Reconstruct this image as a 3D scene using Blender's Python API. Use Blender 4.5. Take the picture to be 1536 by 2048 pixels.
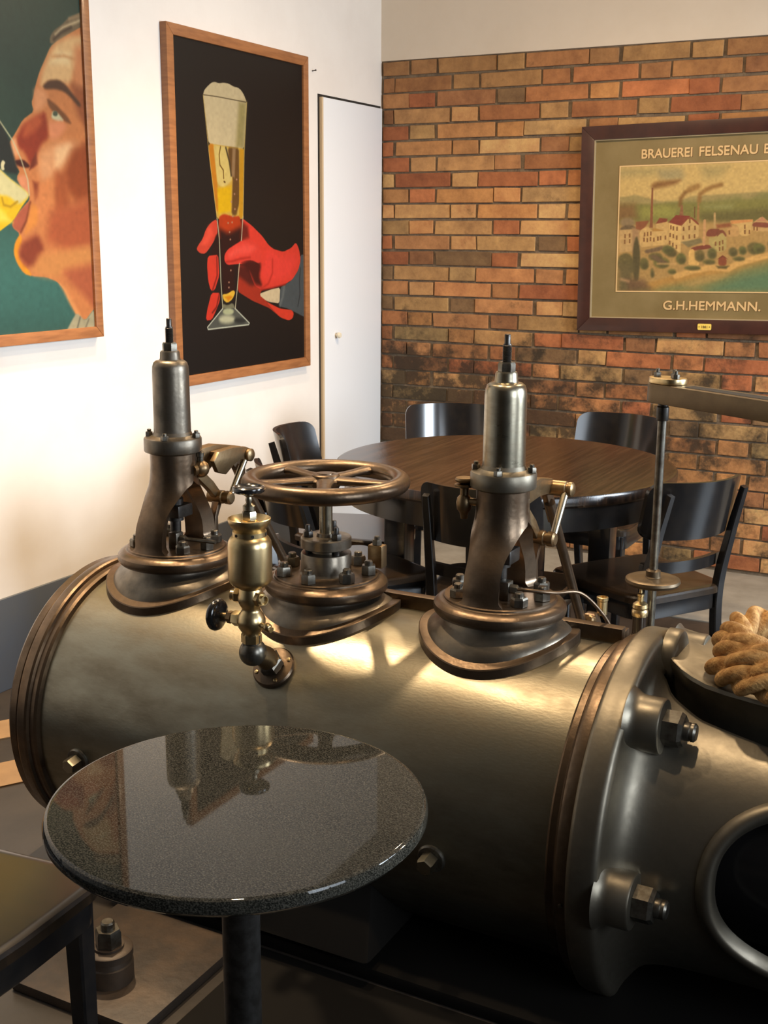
import bpy, bmesh, math, random
import numpy as np
from math import sin, cos, pi, sqrt, radians, degrees, atan2, asin
from mathutils import Vector, Matrix

for o in list(bpy.data.objects): bpy.data.objects.remove(o)
SC = bpy.context.scene
COL = SC.collection

# ------------------------------------------------------------------ camera
cam = bpy.data.cameras.new('camera'); cam.sensor_fit = 'VERTICAL'; cam.sensor_height = 24.0
cam.lens = 24.0 * 2387.72 / 2048.0; cam.clip_start = 0.05
camo = bpy.data.objects.new('camera', cam); COL.objects.link(camo)
camo.matrix_world = Matrix(((0.88277343, -0.11125468, 0.45643562, 0.0),
                            (0.46975514, 0.19576135, -0.86081798, 0.0),
                            (0.00641758, 0.97432022, 0.22507538, 1.455), (0, 0, 0, 1)))
SC.camera = camo
# ------------------------------------------------------------------ world, light, exposure
SC.view_settings.view_transform = 'Standard'; SC.view_settings.look = 'None'
SC.view_settings.gamma = 1.0; SC.view_settings.use_curve_mapping = False
SC.view_settings.exposure = 0.30
w = bpy.data.worlds.new('world'); SC.world = w; w.use_nodes = True
bgn = w.node_tree.nodes['Background']; bgn.inputs[0].default_value = (0.62, 0.78, 1.0, 1); bgn.inputs[1].default_value = 1.6

def area(name, loc, target, sx, sy, power, color, spread=180):
    l = bpy.data.lights.new(name, 'AREA'); l.shape = 'RECTANGLE'; l.size = sx; l.size_y = sy
    l.energy = power; l.color = color; l.spread = radians(spread)
    o = bpy.data.objects.new(name, l); COL.objects.link(o); o.location = loc
    o.rotation_euler = (Vector(target) - Vector(loc)).to_track_quat('-Z', 'Y').to_euler()
    return o
# daylight entering through the two windows of the right-hand wall
area('daylight', (2.28, 3.55, 1.65), (-2.8, 3.2, 0.15), 1.3, 1.5, 80, (0.80, 0.90, 1.0), 115)
area('daylight', (2.28, 0.9, 1.65), (-2.8, 2.8, 0.15), 1.3, 1.5, 12, (0.84, 0.92, 1.0), 100)
# x, y, z, power, cone (wide ones: added fill pendants; last: added fill spot)
LAMPS = [(-2.22, 2.40, 2.82, 250, 84), (-1.45, 2.00, 2.82, 50, 100), (-1.50, 3.95, 2.62, 68, 172), (-0.45, 3.75, 2.62, 52, 172), (-2.05, 3.55, 2.82, 115, 92), (-0.55, 1.95, 2.82, 42, 90)]
WARM = (1.0, 0.74, 0.46)

# ------------------------------------------------------------------ materials
def srgb(r, g, b):
    f = lambda c: (c / 255) / 12.92 if c / 255 <= .04045 else ((c / 255 + .055) / 1.055) ** 2.4
    return (f(r), f(g), f(b), 1)
MATS = {}
def mat(name, base, rough=.5, metal=0., base2=None, nscale=12., nlo=.4, nhi=.65, stretch=None, bump=0., bscale=60., rough2=None, coat=0., spec=None, rot=0.):
    m = bpy.data.materials.new(name); m.use_nodes = True; nt = m.node_tree; N = nt.nodes; L = nt.links
    b = N['Principled BSDF']; b.inputs['Base Color'].default_value = base
    b.inputs['Roughness'].default_value = rough; b.inputs['Metallic'].default_value = metal
    if coat: b.inputs['Coat Weight'].default_value = coat; b.inputs['Coat Roughness'].default_value = .12
    if spec is not None: b.inputs['Specular IOR Level'].default_value = spec
    tc = N.new('ShaderNodeTexCoord'); mp = N.new('ShaderNodeMapping'); L.new(tc.outputs['Object'], mp.inputs[0])
    if stretch: mp.inputs['Scale'].default_value = stretch
    mp.inputs['Rotation'].default_value = (0, 0, rot)
    if base2 is not None or rough2 is not None:
        n = N.new('ShaderNodeTexNoise'); n.inputs['Scale'].default_value = nscale; n.inputs['Detail'].default_value = 6
        n.inputs['Roughness'].default_value = .62
        L.new(mp.outputs[0], n.inputs['Vector'])
        mr = N.new('ShaderNodeMapRange'); mr.inputs[1].default_value = nlo; mr.inputs[2].default_value = nhi
        L.new(n.outputs['Fac'], mr.inputs[0])
        if base2 is not None:
            mx = N.new('ShaderNodeMix'); mx.data_type = 'RGBA'; mx.inputs[6].default_value = base; mx.inputs[7].default_value = base2
            L.new(mr.outputs[0], mx.inputs[0]); L.new(mx.outputs[2], b.inputs['Base Color'])
        if rough2 is not None:
            mf = N.new('ShaderNodeMix'); mf.data_type = 'FLOAT'; mf.inputs[2].default_value = rough; mf.inputs[3].default_value = rough2
            L.new(mr.outputs[0], mf.inputs[0]); L.new(mf.outputs[0], b.inputs['Roughness'])
    if bump:
        n2 = N.new('ShaderNodeTexNoise'); n2.inputs['Scale'].default_value = bscale; n2.inputs['Detail'].default_value = 5
        L.new(mp.outputs[0], n2.inputs['Vector'])
        bp = N.new('ShaderNodeBump'); bp.inputs['Strength'].default_value = bump; bp.inputs['Distance'].default_value = .01
        L.new(n2.outputs['Fac'], bp.inputs['Height']); L.new(bp.outputs[0], b.inputs['Normal'])
    MATS[name] = m
    return m
mat('barrel_steel', (.34, .31, .23, 1), .30, .95, (.20, .17, .12, 1), 7, .35, .72, (1, 2.5, 2.5), .03, 90, .42)
mat('brown_iron', (.195, .135, .088, 1), .30, .9, (.105, .076, .052, 1), 20, .35, .7, None, .06, 70, .42)
mat('grey_iron', (.23, .195, .15, 1), .33, .9, (.12, .105, .085, 1), 14, .38, .7, None, .06, 60, .46)
mat('trunk_iron', (.27, .24, .185, 1), .36, .92, (.15, .13, .10, 1), 6, .36, .7, None, .05, 40, .50)
mat('bright_steel', (.40, .36, .27, 1), .27, 1., (.30, .26, .19, 1), 16, .35, .7, (1, 1, 3), .02, 90, .36)
mat('dark_steel', (.09, .085, .08, 1), .38, .85, (.05, .045, .04, 1), 40, .4, .65)
mat('nut_steel', (.20, .185, .155, 1), .34, .9, (.11, .095, .075, 1), 50, .4, .65)
mat('brass', (.72, .55, .30, 1), .30, 1., (.50, .37, .18, 1), 18, .38, .7, None, .02, 80, .36)
mat('aged_bronze', (.31, .21, .11, 1), .34, .95, (.18, .125, .07, 1), 26, .38, .68, None, .04, 80, .45)
mat('black_bakelite', (.012, .011, .011, 1), .18, 0, coat=.5)
mat('arm_bronze', (.15, .11, .065, 1), .42, .8, (.11, .08, .05, 1), 12)
mat('pit_black', (.008, .007, .006, 1), .7, 0, spec=.1)
mat('cream_plaster', (.78, .67, .54, 1), .65, 0, (.74, .63, .50, 1), 3)
mat('bed_iron', (.040, .030, .023, 1), .5, .2, (.085, .055, .034, 1), 9, .42, .7, None, .15, 30)
mat('black_wood', (.010, .009, .009, 1), .20, 0, (.016, .013, .011, 1), 30, coat=.35)
mat('seat_wood', (.020, .013, .008, 1), .22, 0, (.034, .020, .011, 1), 14, stretch=(6, 1, 1), coat=.3)
mat('table_wood', (.030, .016, .009, 1), .20, 0, (.006, .0035, .0025, 1), 5, .40, .56, (16, .6, 1), .05, 50, coat=.15, rot=.75)
mat('white_paint', (.84, .775, .70, 1), .62, 0, (.80, .73, .655, 1), 3)
mat('door_paint', (.80, .80, .80, 1), .42, 0)
mat('door_edge', (.62, .46, .28, 1), .6, 0)
mat('cream_knob', (.80, .70, .52, 1), .3, 0)
mat('dark_gap', (.02, .015, .01, 1), .9, 0)
mat('skirting_blue', (.075, .090, .118, 1), .42, 0, (.085, .095, .11, 1), 5)
mat('frame_oak', (.36, .145, .050, 1), .45, 0, (.26, .10, .035, 1), 10, stretch=(1, 1, 8), coat=.1)
mat('frame_mahogany', (.060, .020, .013, 1), .38, 0, (.04, .014, .010, 1), 12, coat=.15)
mat('gilt_lip', (.50, .40, .24, 1), .4, .3)
mat('plaque_brass', (.95, .70, .14, 1), .35, .1)
mat('print_ink', (.10, .06, .02, 1), .6, 0)
mat('letter_cream', srgb(214, 180, 128), .6, 0)
mat('letter_shadow', srgb(104, 74, 40), .7, 0)
mat('mat_green', srgb(134, 116, 76), .55, 0, srgb(120, 102, 62), 4)
mat('concrete', (.30, .27, .22, 1), .65, 0, (.22, .195, .155, 1), 9, .35, .7, None, .1, 40)
mat('floor_dark', (.030, .025, .021, 1), .36, 0, (.050, .040, .032, 1), 5, .35, .7, None, .05, 30)
mat('floor_tan', (.32, .20, .10, 1), .5, 0, (.26, .16, .08, 1), 8)
mat('dark_wall', (.035, .022, .014, 1), .45, 0, (.05, .03, .018, 1), 6, stretch=(1, 1, .2))  # unseen walls, coloured dark to keep bounced light low
mat('ceiling_paint', (.42, .38, .32, 1), .7, 0)
mat('mortar', (.20, .145, .09, 1), .9, 0, (.12, .085, .055, 1), 20, bump=.4, bscale=90)
mat('oil_glass', (.03, .02, .014, 1), .08, 0)
mat('lamp_white', (.7, .7, .68, 1), .4, 0)

def granite():
    m = bpy.data.materials.new('granite'); m.use_nodes = True; N = m.node_tree.nodes; L = m.node_tree.links
    b = N['Principled BSDF']; b.inputs['Roughness'].default_value = .03; b.inputs['Specular IOR Level'].default_value = .34
    tc = N.new('ShaderNodeTexCoord'); n = N.new('ShaderNodeTexNoise'); n.inputs['Scale'].default_value = 520; n.inputs['Detail'].default_value = 3
    mp = N.new('ShaderNodeMapping'); mp.inputs['Rotation'].default_value = (0, 0, .5); mp.inputs['Scale'].default_value = (.7, 1, 1)
    L.new(tc.outputs['Object'], mp.inputs[0]); L.new(mp.outputs[0], n.inputs['Vector'])
    r = N.new('ShaderNodeValToRGB'); r.color_ramp.elements[0].position = .42; r.color_ramp.elements[0].color = (.012, .012, .010, 1)
    r.color_ramp.elements[1].position = .80; r.color_ramp.elements[1].color = (.13, .12, .095, 1)
    L.new(n.outputs['Fac'], r.inputs[0])
    n2 = N.new('ShaderNodeTexNoise'); n2.inputs['Scale'].default_value = 9; n2.inputs['Detail'].default_value = 7; L.new(mp.outputs[0], n2.inputs['Vector'])
    r2 = N.new('ShaderNodeMapRange'); r2.inputs[1].default_value = .45; r2.inputs[2].default_value = .75; r2.inputs[4].default_value = .5
    L.new(n2.outputs['Fac'], r2.inputs[0])
    mx = N.new('ShaderNodeMix'); mx.data_type = 'RGBA'; mx.inputs[7].default_value = (.05, .047, .036, 1)
    L.new(r2.outputs[0], mx.inputs[0]); L.new(r.outputs[0], mx.inputs[6]); L.new(mx.outputs[2], b.inputs['Base Color'])
    MATS['granite'] = m
granite()

def rope_mat():
    m = bpy.data.materials.new('rope_fibre'); m.use_nodes = True; N = m.node_tree.nodes; L = m.node_tree.links
    b = N['Principled BSDF']; b.inputs['Roughness'].default_value = .85
    tc = N.new('ShaderNodeTexCoord'); n = N.new('ShaderNodeTexNoise'); n.inputs['Scale'].default_value = 70; n.inputs['Detail'].default_value = 8
    L.new(tc.outputs['Object'], n.inputs['Vector'])
    r = N.new('ShaderNodeValToRGB'); r.color_ramp.elements[0].position = .3; r.color_ramp.elements[0].color = (.30, .135, .035, 1)
    r.color_ramp.elements[1].position = .68; r.color_ramp.elements[1].color = (.62, .36, .13, 1)
    L.new(n.outputs['Fac'], r.inputs[0]); L.new(r.outputs[0], b.inputs['Base Color'])
    bp = N.new('ShaderNodeBump'); bp.inputs['Strength'].default_value = .5; bp.inputs['Distance'].default_value = .004
    n2 = N.new('ShaderNodeTexNoise'); n2.inputs['Scale'].default_value = 220; L.new(tc.outputs['Object'], n2.inputs['Vector'])
    L.new(n2.outputs['Fac'], bp.inputs['Height']); L.new(bp.outputs[0], b.inputs['Normal'])
    MATS['rope_fibre'] = m
rope_mat()

def paint_mat():
    m = bpy.data.materials.new('paint_print'); m.use_nodes = True; N = m.node_tree.nodes; L = m.node_tree.links
    b = N['Principled BSDF']; b.inputs['Roughness'].default_value = .42; b.inputs['Specular IOR Level'].default_value = .35
    a = N.new('ShaderNodeAttribute'); a.attribute_name = 'ink'; L.new(a.outputs['Color'], b.inputs['Base Color'])
    MATS['paint_print'] = m
paint_mat()

def brick_mat():
    m = bpy.data.materials.new('brick_clay'); m.use_nodes = True; N = m.node_tree.nodes; L = m.node_tree.links
    b = N['Principled BSDF']; b.inputs['Roughness'].default_value = .8; b.inputs['Specular IOR Level'].default_value = .25
    oi = N.new('ShaderNodeObjectInfo'); g = N.new('ShaderNodeNewGeometry')
    at = N.new('ShaderNodeAttribute'); at.attribute_name = 'tint'
    ad = N.new('ShaderNodeMix'); ad.data_type = 'RGBA'; ad.blend_type = 'MULTIPLY'; ad.inputs[0].default_value = 1
    L.new(oi.outputs['Color'], ad.inputs[6]); L.new(at.outputs['Color'], ad.inputs[7])
    n = N.new('ShaderNodeTexNoise'); n.inputs['Scale'].default_value = 13; n.inputs['Detail'].default_value = 9; n.inputs['Roughness'].default_value = .7
    L.new(g.outputs['Position'], n.inputs['Vector'])
    hs = N.new('ShaderNodeMix'); hs.data_type = 'RGBA'; hs.blend_type = 'OVERLAY'; hs.inputs[0].default_value = .60
    cr = N.new('ShaderNodeValToRGB'); cr.color_ramp.elements[0].position = .3; cr.color_ramp.elements[0].color = (.20, .15, .13, 1)
    cr.color_ramp.elements[1].position = .7; cr.color_ramp.elements[1].color = (.70, .66, .55, 1)
    L.new(n.outputs['Fac'], cr.inputs[0]); L.new(ad.outputs[2], hs.inputs[6]); L.new(cr.outputs[0], hs.inputs[7])
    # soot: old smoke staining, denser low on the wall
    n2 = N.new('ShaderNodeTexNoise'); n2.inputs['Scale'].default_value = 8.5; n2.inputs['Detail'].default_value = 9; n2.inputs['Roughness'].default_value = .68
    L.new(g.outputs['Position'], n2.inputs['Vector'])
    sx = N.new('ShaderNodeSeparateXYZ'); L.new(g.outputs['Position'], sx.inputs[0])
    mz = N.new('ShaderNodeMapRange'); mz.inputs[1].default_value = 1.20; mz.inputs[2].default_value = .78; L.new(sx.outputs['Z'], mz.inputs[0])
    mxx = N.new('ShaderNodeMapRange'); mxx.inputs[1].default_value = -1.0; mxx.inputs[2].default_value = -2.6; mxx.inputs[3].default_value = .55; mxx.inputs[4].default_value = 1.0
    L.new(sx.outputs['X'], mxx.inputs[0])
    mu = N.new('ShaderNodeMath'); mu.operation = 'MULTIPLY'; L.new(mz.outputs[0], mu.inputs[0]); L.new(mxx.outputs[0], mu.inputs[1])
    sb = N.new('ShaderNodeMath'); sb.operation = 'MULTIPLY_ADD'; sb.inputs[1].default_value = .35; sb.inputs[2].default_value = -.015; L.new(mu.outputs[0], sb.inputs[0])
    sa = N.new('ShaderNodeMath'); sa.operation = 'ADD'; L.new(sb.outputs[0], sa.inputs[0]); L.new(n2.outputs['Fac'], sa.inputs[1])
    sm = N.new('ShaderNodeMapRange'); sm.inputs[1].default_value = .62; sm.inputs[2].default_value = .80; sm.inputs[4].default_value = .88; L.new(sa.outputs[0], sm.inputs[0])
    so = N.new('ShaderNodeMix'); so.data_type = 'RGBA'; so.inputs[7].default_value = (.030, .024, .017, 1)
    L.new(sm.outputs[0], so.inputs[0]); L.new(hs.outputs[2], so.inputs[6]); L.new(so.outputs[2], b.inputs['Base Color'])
    bp = N.new('ShaderNodeBump'); bp.inputs['Strength'].default_value = .5; bp.inputs['Distance'].default_value = .006
    n3 = N.new('ShaderNodeTexNoise'); n3.inputs['Scale'].default_value = 45; n3.inputs['Detail'].default_value = 6; L.new(g.outputs['Position'], n3.inputs['Vector'])
    L.new(n3.outputs['Fac'], bp.inputs['Height']); L.new(bp.outputs[0], b.inputs['Normal'])
    MATS['brick_clay'] = m
brick_mat()

# ------------------------------------------------------------------ mesh helpers
class MB:
    """collects geometry of ONE mesh"""
    def __init__(s): s.v = []; s.f = []
    def add(s, vs, fs):
        n = len(s.v); s.v += [tuple(p) for p in vs]; s.f += [tuple(i + n for i in f) for f in fs]; return s
    def box(s, x0, x1, y0, y1, z0, z1):
        return s.add([(x, y, z) for x in (x0, x1) for y in (y0, y1) for z in (z0, z1)],
                     [(0, 1, 3, 2), (4, 6, 7, 5), (0, 4, 5, 1), (2, 3, 7, 6), (0, 2, 6, 4), (1, 5, 7, 3)])
    def lathe(s, prof, c=(0, 0, 0), ax=(0, 0, 1), seg=32, phase=0.):
        q = Vector((0, 0, 1)).rotation_difference(Vector(ax).normalized()); c = Vector(c)
        vs = []; fs = []; n = len(prof)
        for i in range(seg):
            a = 2 * pi * i / seg + phase
            for r, z in prof: vs.append(c + q @ Vector((max(r, 0) * cos(a), max(r, 0) * sin(a), z)))
        for i in range(seg):
            j = (i + 1) % seg
            for k in range(n - 1): fs.append((i * n + k, j * n + k, j * n + k + 1, i * n + k + 1))
        if prof[0][0] > 0: fs.append(tuple(i * n for i in range(seg))[::-1])
        if prof[-1][0] > 0: fs.append(tuple(i * n + n - 1 for i in range(seg)))
        return s.add(vs, fs)
    def torus(s, R, r, c=(0, 0, 0), ax=(0, 0, 1), seg=48, m=14, sx=1., sz=1.):
        return s.lathe_closed([(R + r * sx * cos(2 * pi * k / m), r * sz * sin(2 * pi * k / m)) for k in range(m)], c, ax, seg)
    def lathe_closed(s, prof, c, ax, seg):
        q = Vector((0, 0, 1)).rotation_difference(Vector(ax).normalized()); c = Vector(c); vs = []; fs = []; n = len(prof)
        for i in range(seg):
            a = 2 * pi * i / seg
            for r, z in prof: vs.append(c + q @ Vector((r * cos(a), r * sin(a), z)))
        for i in range(seg):
            j = (i + 1) % seg
            for k in range(n): l = (k + 1) % n; fs.append((i * n + k, j * n + k, j * n + l, i * n + l))
        return s.add(vs, fs)
    def tube(s, pts, r, seg=12, caps=True, sect=None):
        """swept section along a polyline; r may be a number or list; sect: list of (a,b) unit offsets"""
        P = [Vector(p) for p in pts]; n = len(P)
        rr = r if isinstance(r, (list, tuple)) else [r] * n
        sect = sect or [(cos(2 * pi * k / seg), sin(2 * pi * k / seg)) for k in range(seg)]
        m = len(sect); vs = []; fs = []; up = None
        for i in range(n):
            t = (P[min(i + 1, n - 1)] - P[max(i - 1, 0)]).normalized()
            if up is None:
                up = Vector((0, 0, 1)) if abs(t.z) < .9 else Vector((1, 0, 0))
            a = t.cross(up).normalized(); b = a.cross(t).normalized(); up = b
            for u, v_ in sect: vs.append(P[i] + (a * u + b * v_) * rr[i])
        for i in range(n - 1):
            for k in range(m): l = (k + 1) % m; fs.append((i * m + k, i * m + l, (i + 1) * m + l, (i + 1) * m + k))
        if caps: fs.append(tuple(range(m))[::-1]); fs.append(tuple((n - 1) * m + k for k in range(m)))
        return s.add(vs, fs)
    def prism(s, outline, z0, z1):
        n = len(outline)
        vs = [(x, y, z0) for x, y in outline] + [(x, y, z1) for x, y in outline]
        fs = [tuple(range(n))[::-1], tuple(range(n, 2 * n))] + [(i, (i + 1) % n, n + (i + 1) % n, n + i) for i in range(n)]
        return s.add(vs, fs)
    def sphere(s, c, r, seg=24, rings=12, ax=(0, 0, 1)):
        return s.lathe([(r * sin(pi * k / rings), -r * cos(pi * k / rings)) for k in range(rings + 1)], c, ax, seg)
    def grid(s, rows, closed=False):
        n = len(rows[0]); vs = [p for row in rows for p in row]; fs = []
        for i in range(len(rows) - 1):
            for k in range(n if closed else n - 1):
                l = (k + 1) % n; fs.append((i * n + k, i * n + l, (i + 1) * n + l, (i + 1) * n + k))
        return s.add(vs, fs)
    def mesh(s, name, ang=35, bevel=0., recalc=True):
        bm = bmesh.new(); vv = [bm.verts.new(p) for p in s.v]
        for f in s.f:
            ff = []
            for i in f:
                if not ff or vv[i] is not ff[-1]: ff.append(vv[i])
            try: bm.faces.new(ff)
            except ValueError: pass
        bmesh.ops.remove_doubles(bm, verts=bm.verts, dist=1e-5)
        if recalc: bmesh.ops.recalc_face_normals(bm, faces=bm.faces)
        if bevel:
            es = [e for e in bm.edges if len(e.link_faces) == 2 and e.calc_face_angle(0) > radians(30)]
            bmesh.ops.bevel(bm, geom=es, offset=bevel, segments=2, affect='EDGES', profile=.6, clamp_overlap=True)
        me = bpy.data.meshes.new(name); bm.to_mesh(me); bm.free()
        if ang:
            me.shade_smooth(); me.set_sharp_from_angle(angle=radians(ang))
        return me
    def build(s, name, m, parent=None, label=None, ang=35, bevel=0., recalc=True):
        return obj(name, s.mesh(name, ang, bevel, recalc), m, parent, label)
def obj(name, me, m, parent=None, label=None):
    if m is not None and not me.materials: me.materials.append(MATS[m])
    o = bpy.data.objects.new(name, me); COL.objects.link(o)
    if parent is not None:
        o.parent = parent
        if parent.type == 'EMPTY' and parent.get('world_parts'): o.matrix_parent_inverse = Matrix.Translation(-parent.location)
    if label: o['label'] = label
    return o
def thing(name, label, cat, loc=(0, 0, 0), rotz=0., group=None, world_parts=False):
    o = bpy.data.objects.new(name, None); COL.objects.link(o); o.location = loc; o.rotation_euler = (0, 0, rotz)
    o.empty_display_size = .1; o['label'] = label; o['category'] = cat
    if group: o['group'] = group
    if world_parts: o['world_parts'] = 1
    return o
def tag(o, label, cat, group=None):
    o['label'] = label; o['category'] = cat
    if group: o['group'] = group
    return o
def struct(name, mb, m, parent=None, **k):
    o = mb.build(name, m, parent, **k)
    if parent is None: o['kind'] = 'structure'
    return o
def arc(c, r, a0, a1, n): return [(c[0] + r * cos(a0 + (a1 - a0) * i / n), c[1] + r * sin(a0 + (a1 - a0) * i / n)) for i in range(n + 1)]
def rrect(x0, x1, y0, y1, r, n=5):
    return arc((x1 - r, y1 - r), r, 0, pi / 2, n) + arc((x0 + r, y1 - r), r, pi / 2, pi, n) + arc((x0 + r, y0 + r), r, pi, 1.5 * pi, n) + arc((x1 - r, y0 + r), r, 1.5 * pi, 2 * pi, n)
def smooth_path(pts, n=6):
    P = [Vector(p) for p in pts]; out = []
    for i in range(len(P) - 1):
        p0 = P[max(i - 1, 0)]; p1 = P[i]; p2 = P[i + 1]; p3 = P[min(i + 2, len(P) - 1)]
        for k in range(n):
            t = k / n; out.append(.5 * ((2 * p1) + (p2 - p0) * t + (2 * p0 - 5 * p1 + 4 * p2 - p3) * t * t + (3 * p1 - p0 - 3 * p2 + p3) * t ** 3))
    out.append(P[-1]); return out
NUT = {}
def nut_mesh(r, h, stud):
    k = (r, h, stud)
    if k not in NUT:
        mb = MB()
        mb.lathe([(r * .9, 0), (r, .0005), (r, h * .80), (r * .88, h)], seg=6)
        if stud: mb.lathe([(r * .52, h * .9), (r * .52, h + stud * .8), (r * .42, h + stud)], seg=14)
        NUT[k] = mb.mesh('hex_nut', 25)
    return NUT[k]
def nut(parent, loc, r, h, m='nut_steel', ax=(0, 0, 1), phase=0., stud=None, name='hex_nut', label=None):
    me = nut_mesh(r, h, h * .35 if stud is None else stud)
    if not me.materials: me.materials.append(MATS[m])
    o = obj(name, me, None, parent, label)
    if me.materials[0] is not MATS[m]:
        o.material_slots[0].link = 'OBJECT'; o.material_slots[0].material = MATS[m]
    o.location = loc; o.rotation_mode = 'QUATERNION'
    o.rotation_quaternion = Vector((0, 0, 1)).rotation_difference(Vector(ax).normalized()) @ Matrix.Rotation(phase, 3, 'Z').to_quaternion()
    return o

# ------------------------------------------------------------------ the room
XW, YW = -2.817, 5.266
struct('floor', MB().box(-3.0, 2.5, -2.7, 5.5, -.12, 0), 'floor_dark')
struct('ceiling', MB().box(-3.0, 2.5, -2.7, 5.5, 3.0, 3.1), 'ceiling_paint')
wl = struct('wall_left', MB().box(XW - .13, XW, -2.7, 5.5, 0, 3.0), 'white_paint')
struct('wall_front', MB().box(-3.0, 2.5, -2.8, -2.7, 0, 3.0), 'dark_wall')
wr = MB().box(2.4, 2.5, -2.7, 5.5, 0, .9).box(2.4, 2.5, -2.7, 5.5, 2.4, 3.0)
for a, b in ((-2.7, .25), (1.55, 2.9), (4.2, 5.5)): wr.box(2.4, 2.5, a, b, .9, 2.4)
struct('wall_right', wr, 'dark_wall')
for k, (a, b) in enumerate(((.25, 1.55), (2.9, 4.2))):
    fr = MB()
    for y0, y1, z0, z1 in ((a, b, .9, .96), (a, b, 2.34, 2.4), (a, a + .06, .96, 2.34), (b - .06, b, .96, 2.34), ((a + b) / 2 - .03, (a + b) / 2 + .03, .96, 2.34)):
        fr.box(2.42, 2.47, y0, y1, z0, z1)
    struct('window_%d' % (k + 1), fr, 'white_paint')
sk = struct('baseboard_left', MB().box(XW, XW + .012, -2.7, 4.66, 0, .308), 'skirting_blue', bevel=.003)
st = struct('trim_1', MB().box(-2.8, 2.4, 4.503, 5.28, 0, .004), 'concrete')
# tan strips on the dark floor beside the cylinder
dv = Vector((.52, .854, 0)).normalized(); nv = Vector((dv.y, -dv.x, 0))
fl = bpy.data.objects['floor']
for c0, wd in (((-2.62, 2.484), .135), ((-2.395, 2.27), .150)):
    c = Vector((c0[0], c0[1], .003)); a = c - dv * .45; b = c + dv * .18
    q = [a, b, b + nv * wd, a + nv * wd]
    MB().prism([(p.x, p.y) for p in q], .0005, .004).build('tan_strip', 'floor_tan', fl)
# cupboard door in the left wall
dm = MB().box(XW - .01, XW + .016, 4.694, 5.238, .01, 2.043)
door = struct('door_1', dm, 'door_paint', bevel=.002)
MB().box(XW - .01, XW + .0165, 4.682, 4.6938, .01, 2.043).build('edge_strip', 'door_edge', door)
MB().box(XW, XW + .003, 4.672, 5.246, .0, 2.055).build('shadow_gap', 'dark_gap', door)
MB().lathe([(.004, 0), (.006, .006), (.012, .012), (.014, .019), (.011, .026), (0, .028)], (XW + .016, 4.795, 1.009), (1, 0, 0), 20).build('door_knob', 'cream_knob', door)
tag(MB().lathe([(.0025, -.01), (.0025, .018), (.004, .018), (.004, .02)], (XW, 4.628, 2.143), (1, 0, .1), 8).build('nail', 'dark_steel'), 'small bare nail in white wall above cupboard door', 'nail')

# brick wall
wb = struct('wall_back', MB().box(-2.95, 2.5, YW - .0045, 5.5, 0, 3.0), 'mortar')
MB().box(-2.83, 2.45, YW - .012, YW + .02, 2.257, 3.0).build('plaster_band', 'cream_plaster', wb, 'white plaster above the bricks', bevel=.003)
PAL = [(180, 128, 86), (186, 136, 90), (172, 116, 78), (190, 148, 100), (192, 156, 108), (178, 142, 96), (160, 134, 94), (164, 102, 70), (172, 110, 74), (150, 106, 74), (188, 144, 98), (138, 110, 80), (182, 132, 90), (184, 134, 86), (176, 120, 80)]
random.seed(11)
CH, PER = .0722, .437
bm_cache = {}
def brick_mesh(wd, hh, k):
    key = (round(wd, 3), k)
    if key not in bm_cache:
        rnd = random.Random(k * 97 + int(wd * 1000)); mb = MB()
        j = lambda s=.0022: rnd.uniform(-s, s)
        w2, h2 = wd / 2, hh / 2
        fx = [(-w2 + j(), -.013 + j(.002), -h2 + j()), (w2 + j(), -.013 + j(.002), -h2 + j()), (w2 + j(), -.013 + j(.002), h2 + j()), (-w2 + j(), -.013 + j(.002), h2 + j())]
        mb.add(fx + [(p[0], .02, p[2]) for p in fx], [(0, 1, 2, 3), (0, 4, 5, 1), (1, 5, 6, 2), (2, 6, 7, 3), (3, 7, 4, 0)])
        me = mb.mesh('brick', 0, .0028)
        a = me.color_attributes.new('tint', 'FLOAT_COLOR', 'POINT')
        a.data.foreach_set('color', [1.] * (4 * len(me.vertices)))
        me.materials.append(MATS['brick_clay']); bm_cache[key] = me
    return bm_cache[key]
far = MB(); far_col = []
nb = 0
for i in range(32):
    zt = 2.256 - i * CH; hh = CH - .010
    zc = zt - CH / 2
    if zc < .01: break
    off = -2.377 if i % 2 else -2.5955          # header centre
    x = off - PER * 2
    while x < 2.4:
        for cx, wd in ((x, .128), (x + PER / 2, .288)):
            cx += random.uniform(-.006, .006)
            a, b = cx - wd / 2, cx + wd / 2
            col = random.choice(PAL); f = random.uniform(.88, 1.08)
            col = tuple(min(c * f, 255) for c in col)
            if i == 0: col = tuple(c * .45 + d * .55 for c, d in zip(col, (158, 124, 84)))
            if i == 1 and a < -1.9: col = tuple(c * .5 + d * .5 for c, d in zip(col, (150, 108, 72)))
            if b < -2.79: continue
            a = max(a, -2.806 + random.uniform(0, .004))
            if b - a < .03: continue
            if a < -.92:
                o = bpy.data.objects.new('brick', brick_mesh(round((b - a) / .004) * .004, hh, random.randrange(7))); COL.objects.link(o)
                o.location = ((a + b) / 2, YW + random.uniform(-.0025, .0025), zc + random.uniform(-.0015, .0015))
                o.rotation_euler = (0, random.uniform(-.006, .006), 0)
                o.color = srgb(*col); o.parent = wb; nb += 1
            elif b < 2.4:
                n0 = len(far.v); far.box(a, b, YW - .013, YW + .02, zc - hh / 2, zc + hh / 2); far_col += [srgb(*col)] * 8
        x += PER
me = bpy.data.meshes.new('bricks'); me.from_pydata(far.v, [], far.f); me.update()
a = me.color_attributes.new('tint', 'FLOAT_COLOR', 'POINT'); a.data.foreach_set('color', [c for q in far_col for c in q])
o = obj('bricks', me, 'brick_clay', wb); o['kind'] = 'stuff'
print('bricks in view', nb)

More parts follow.
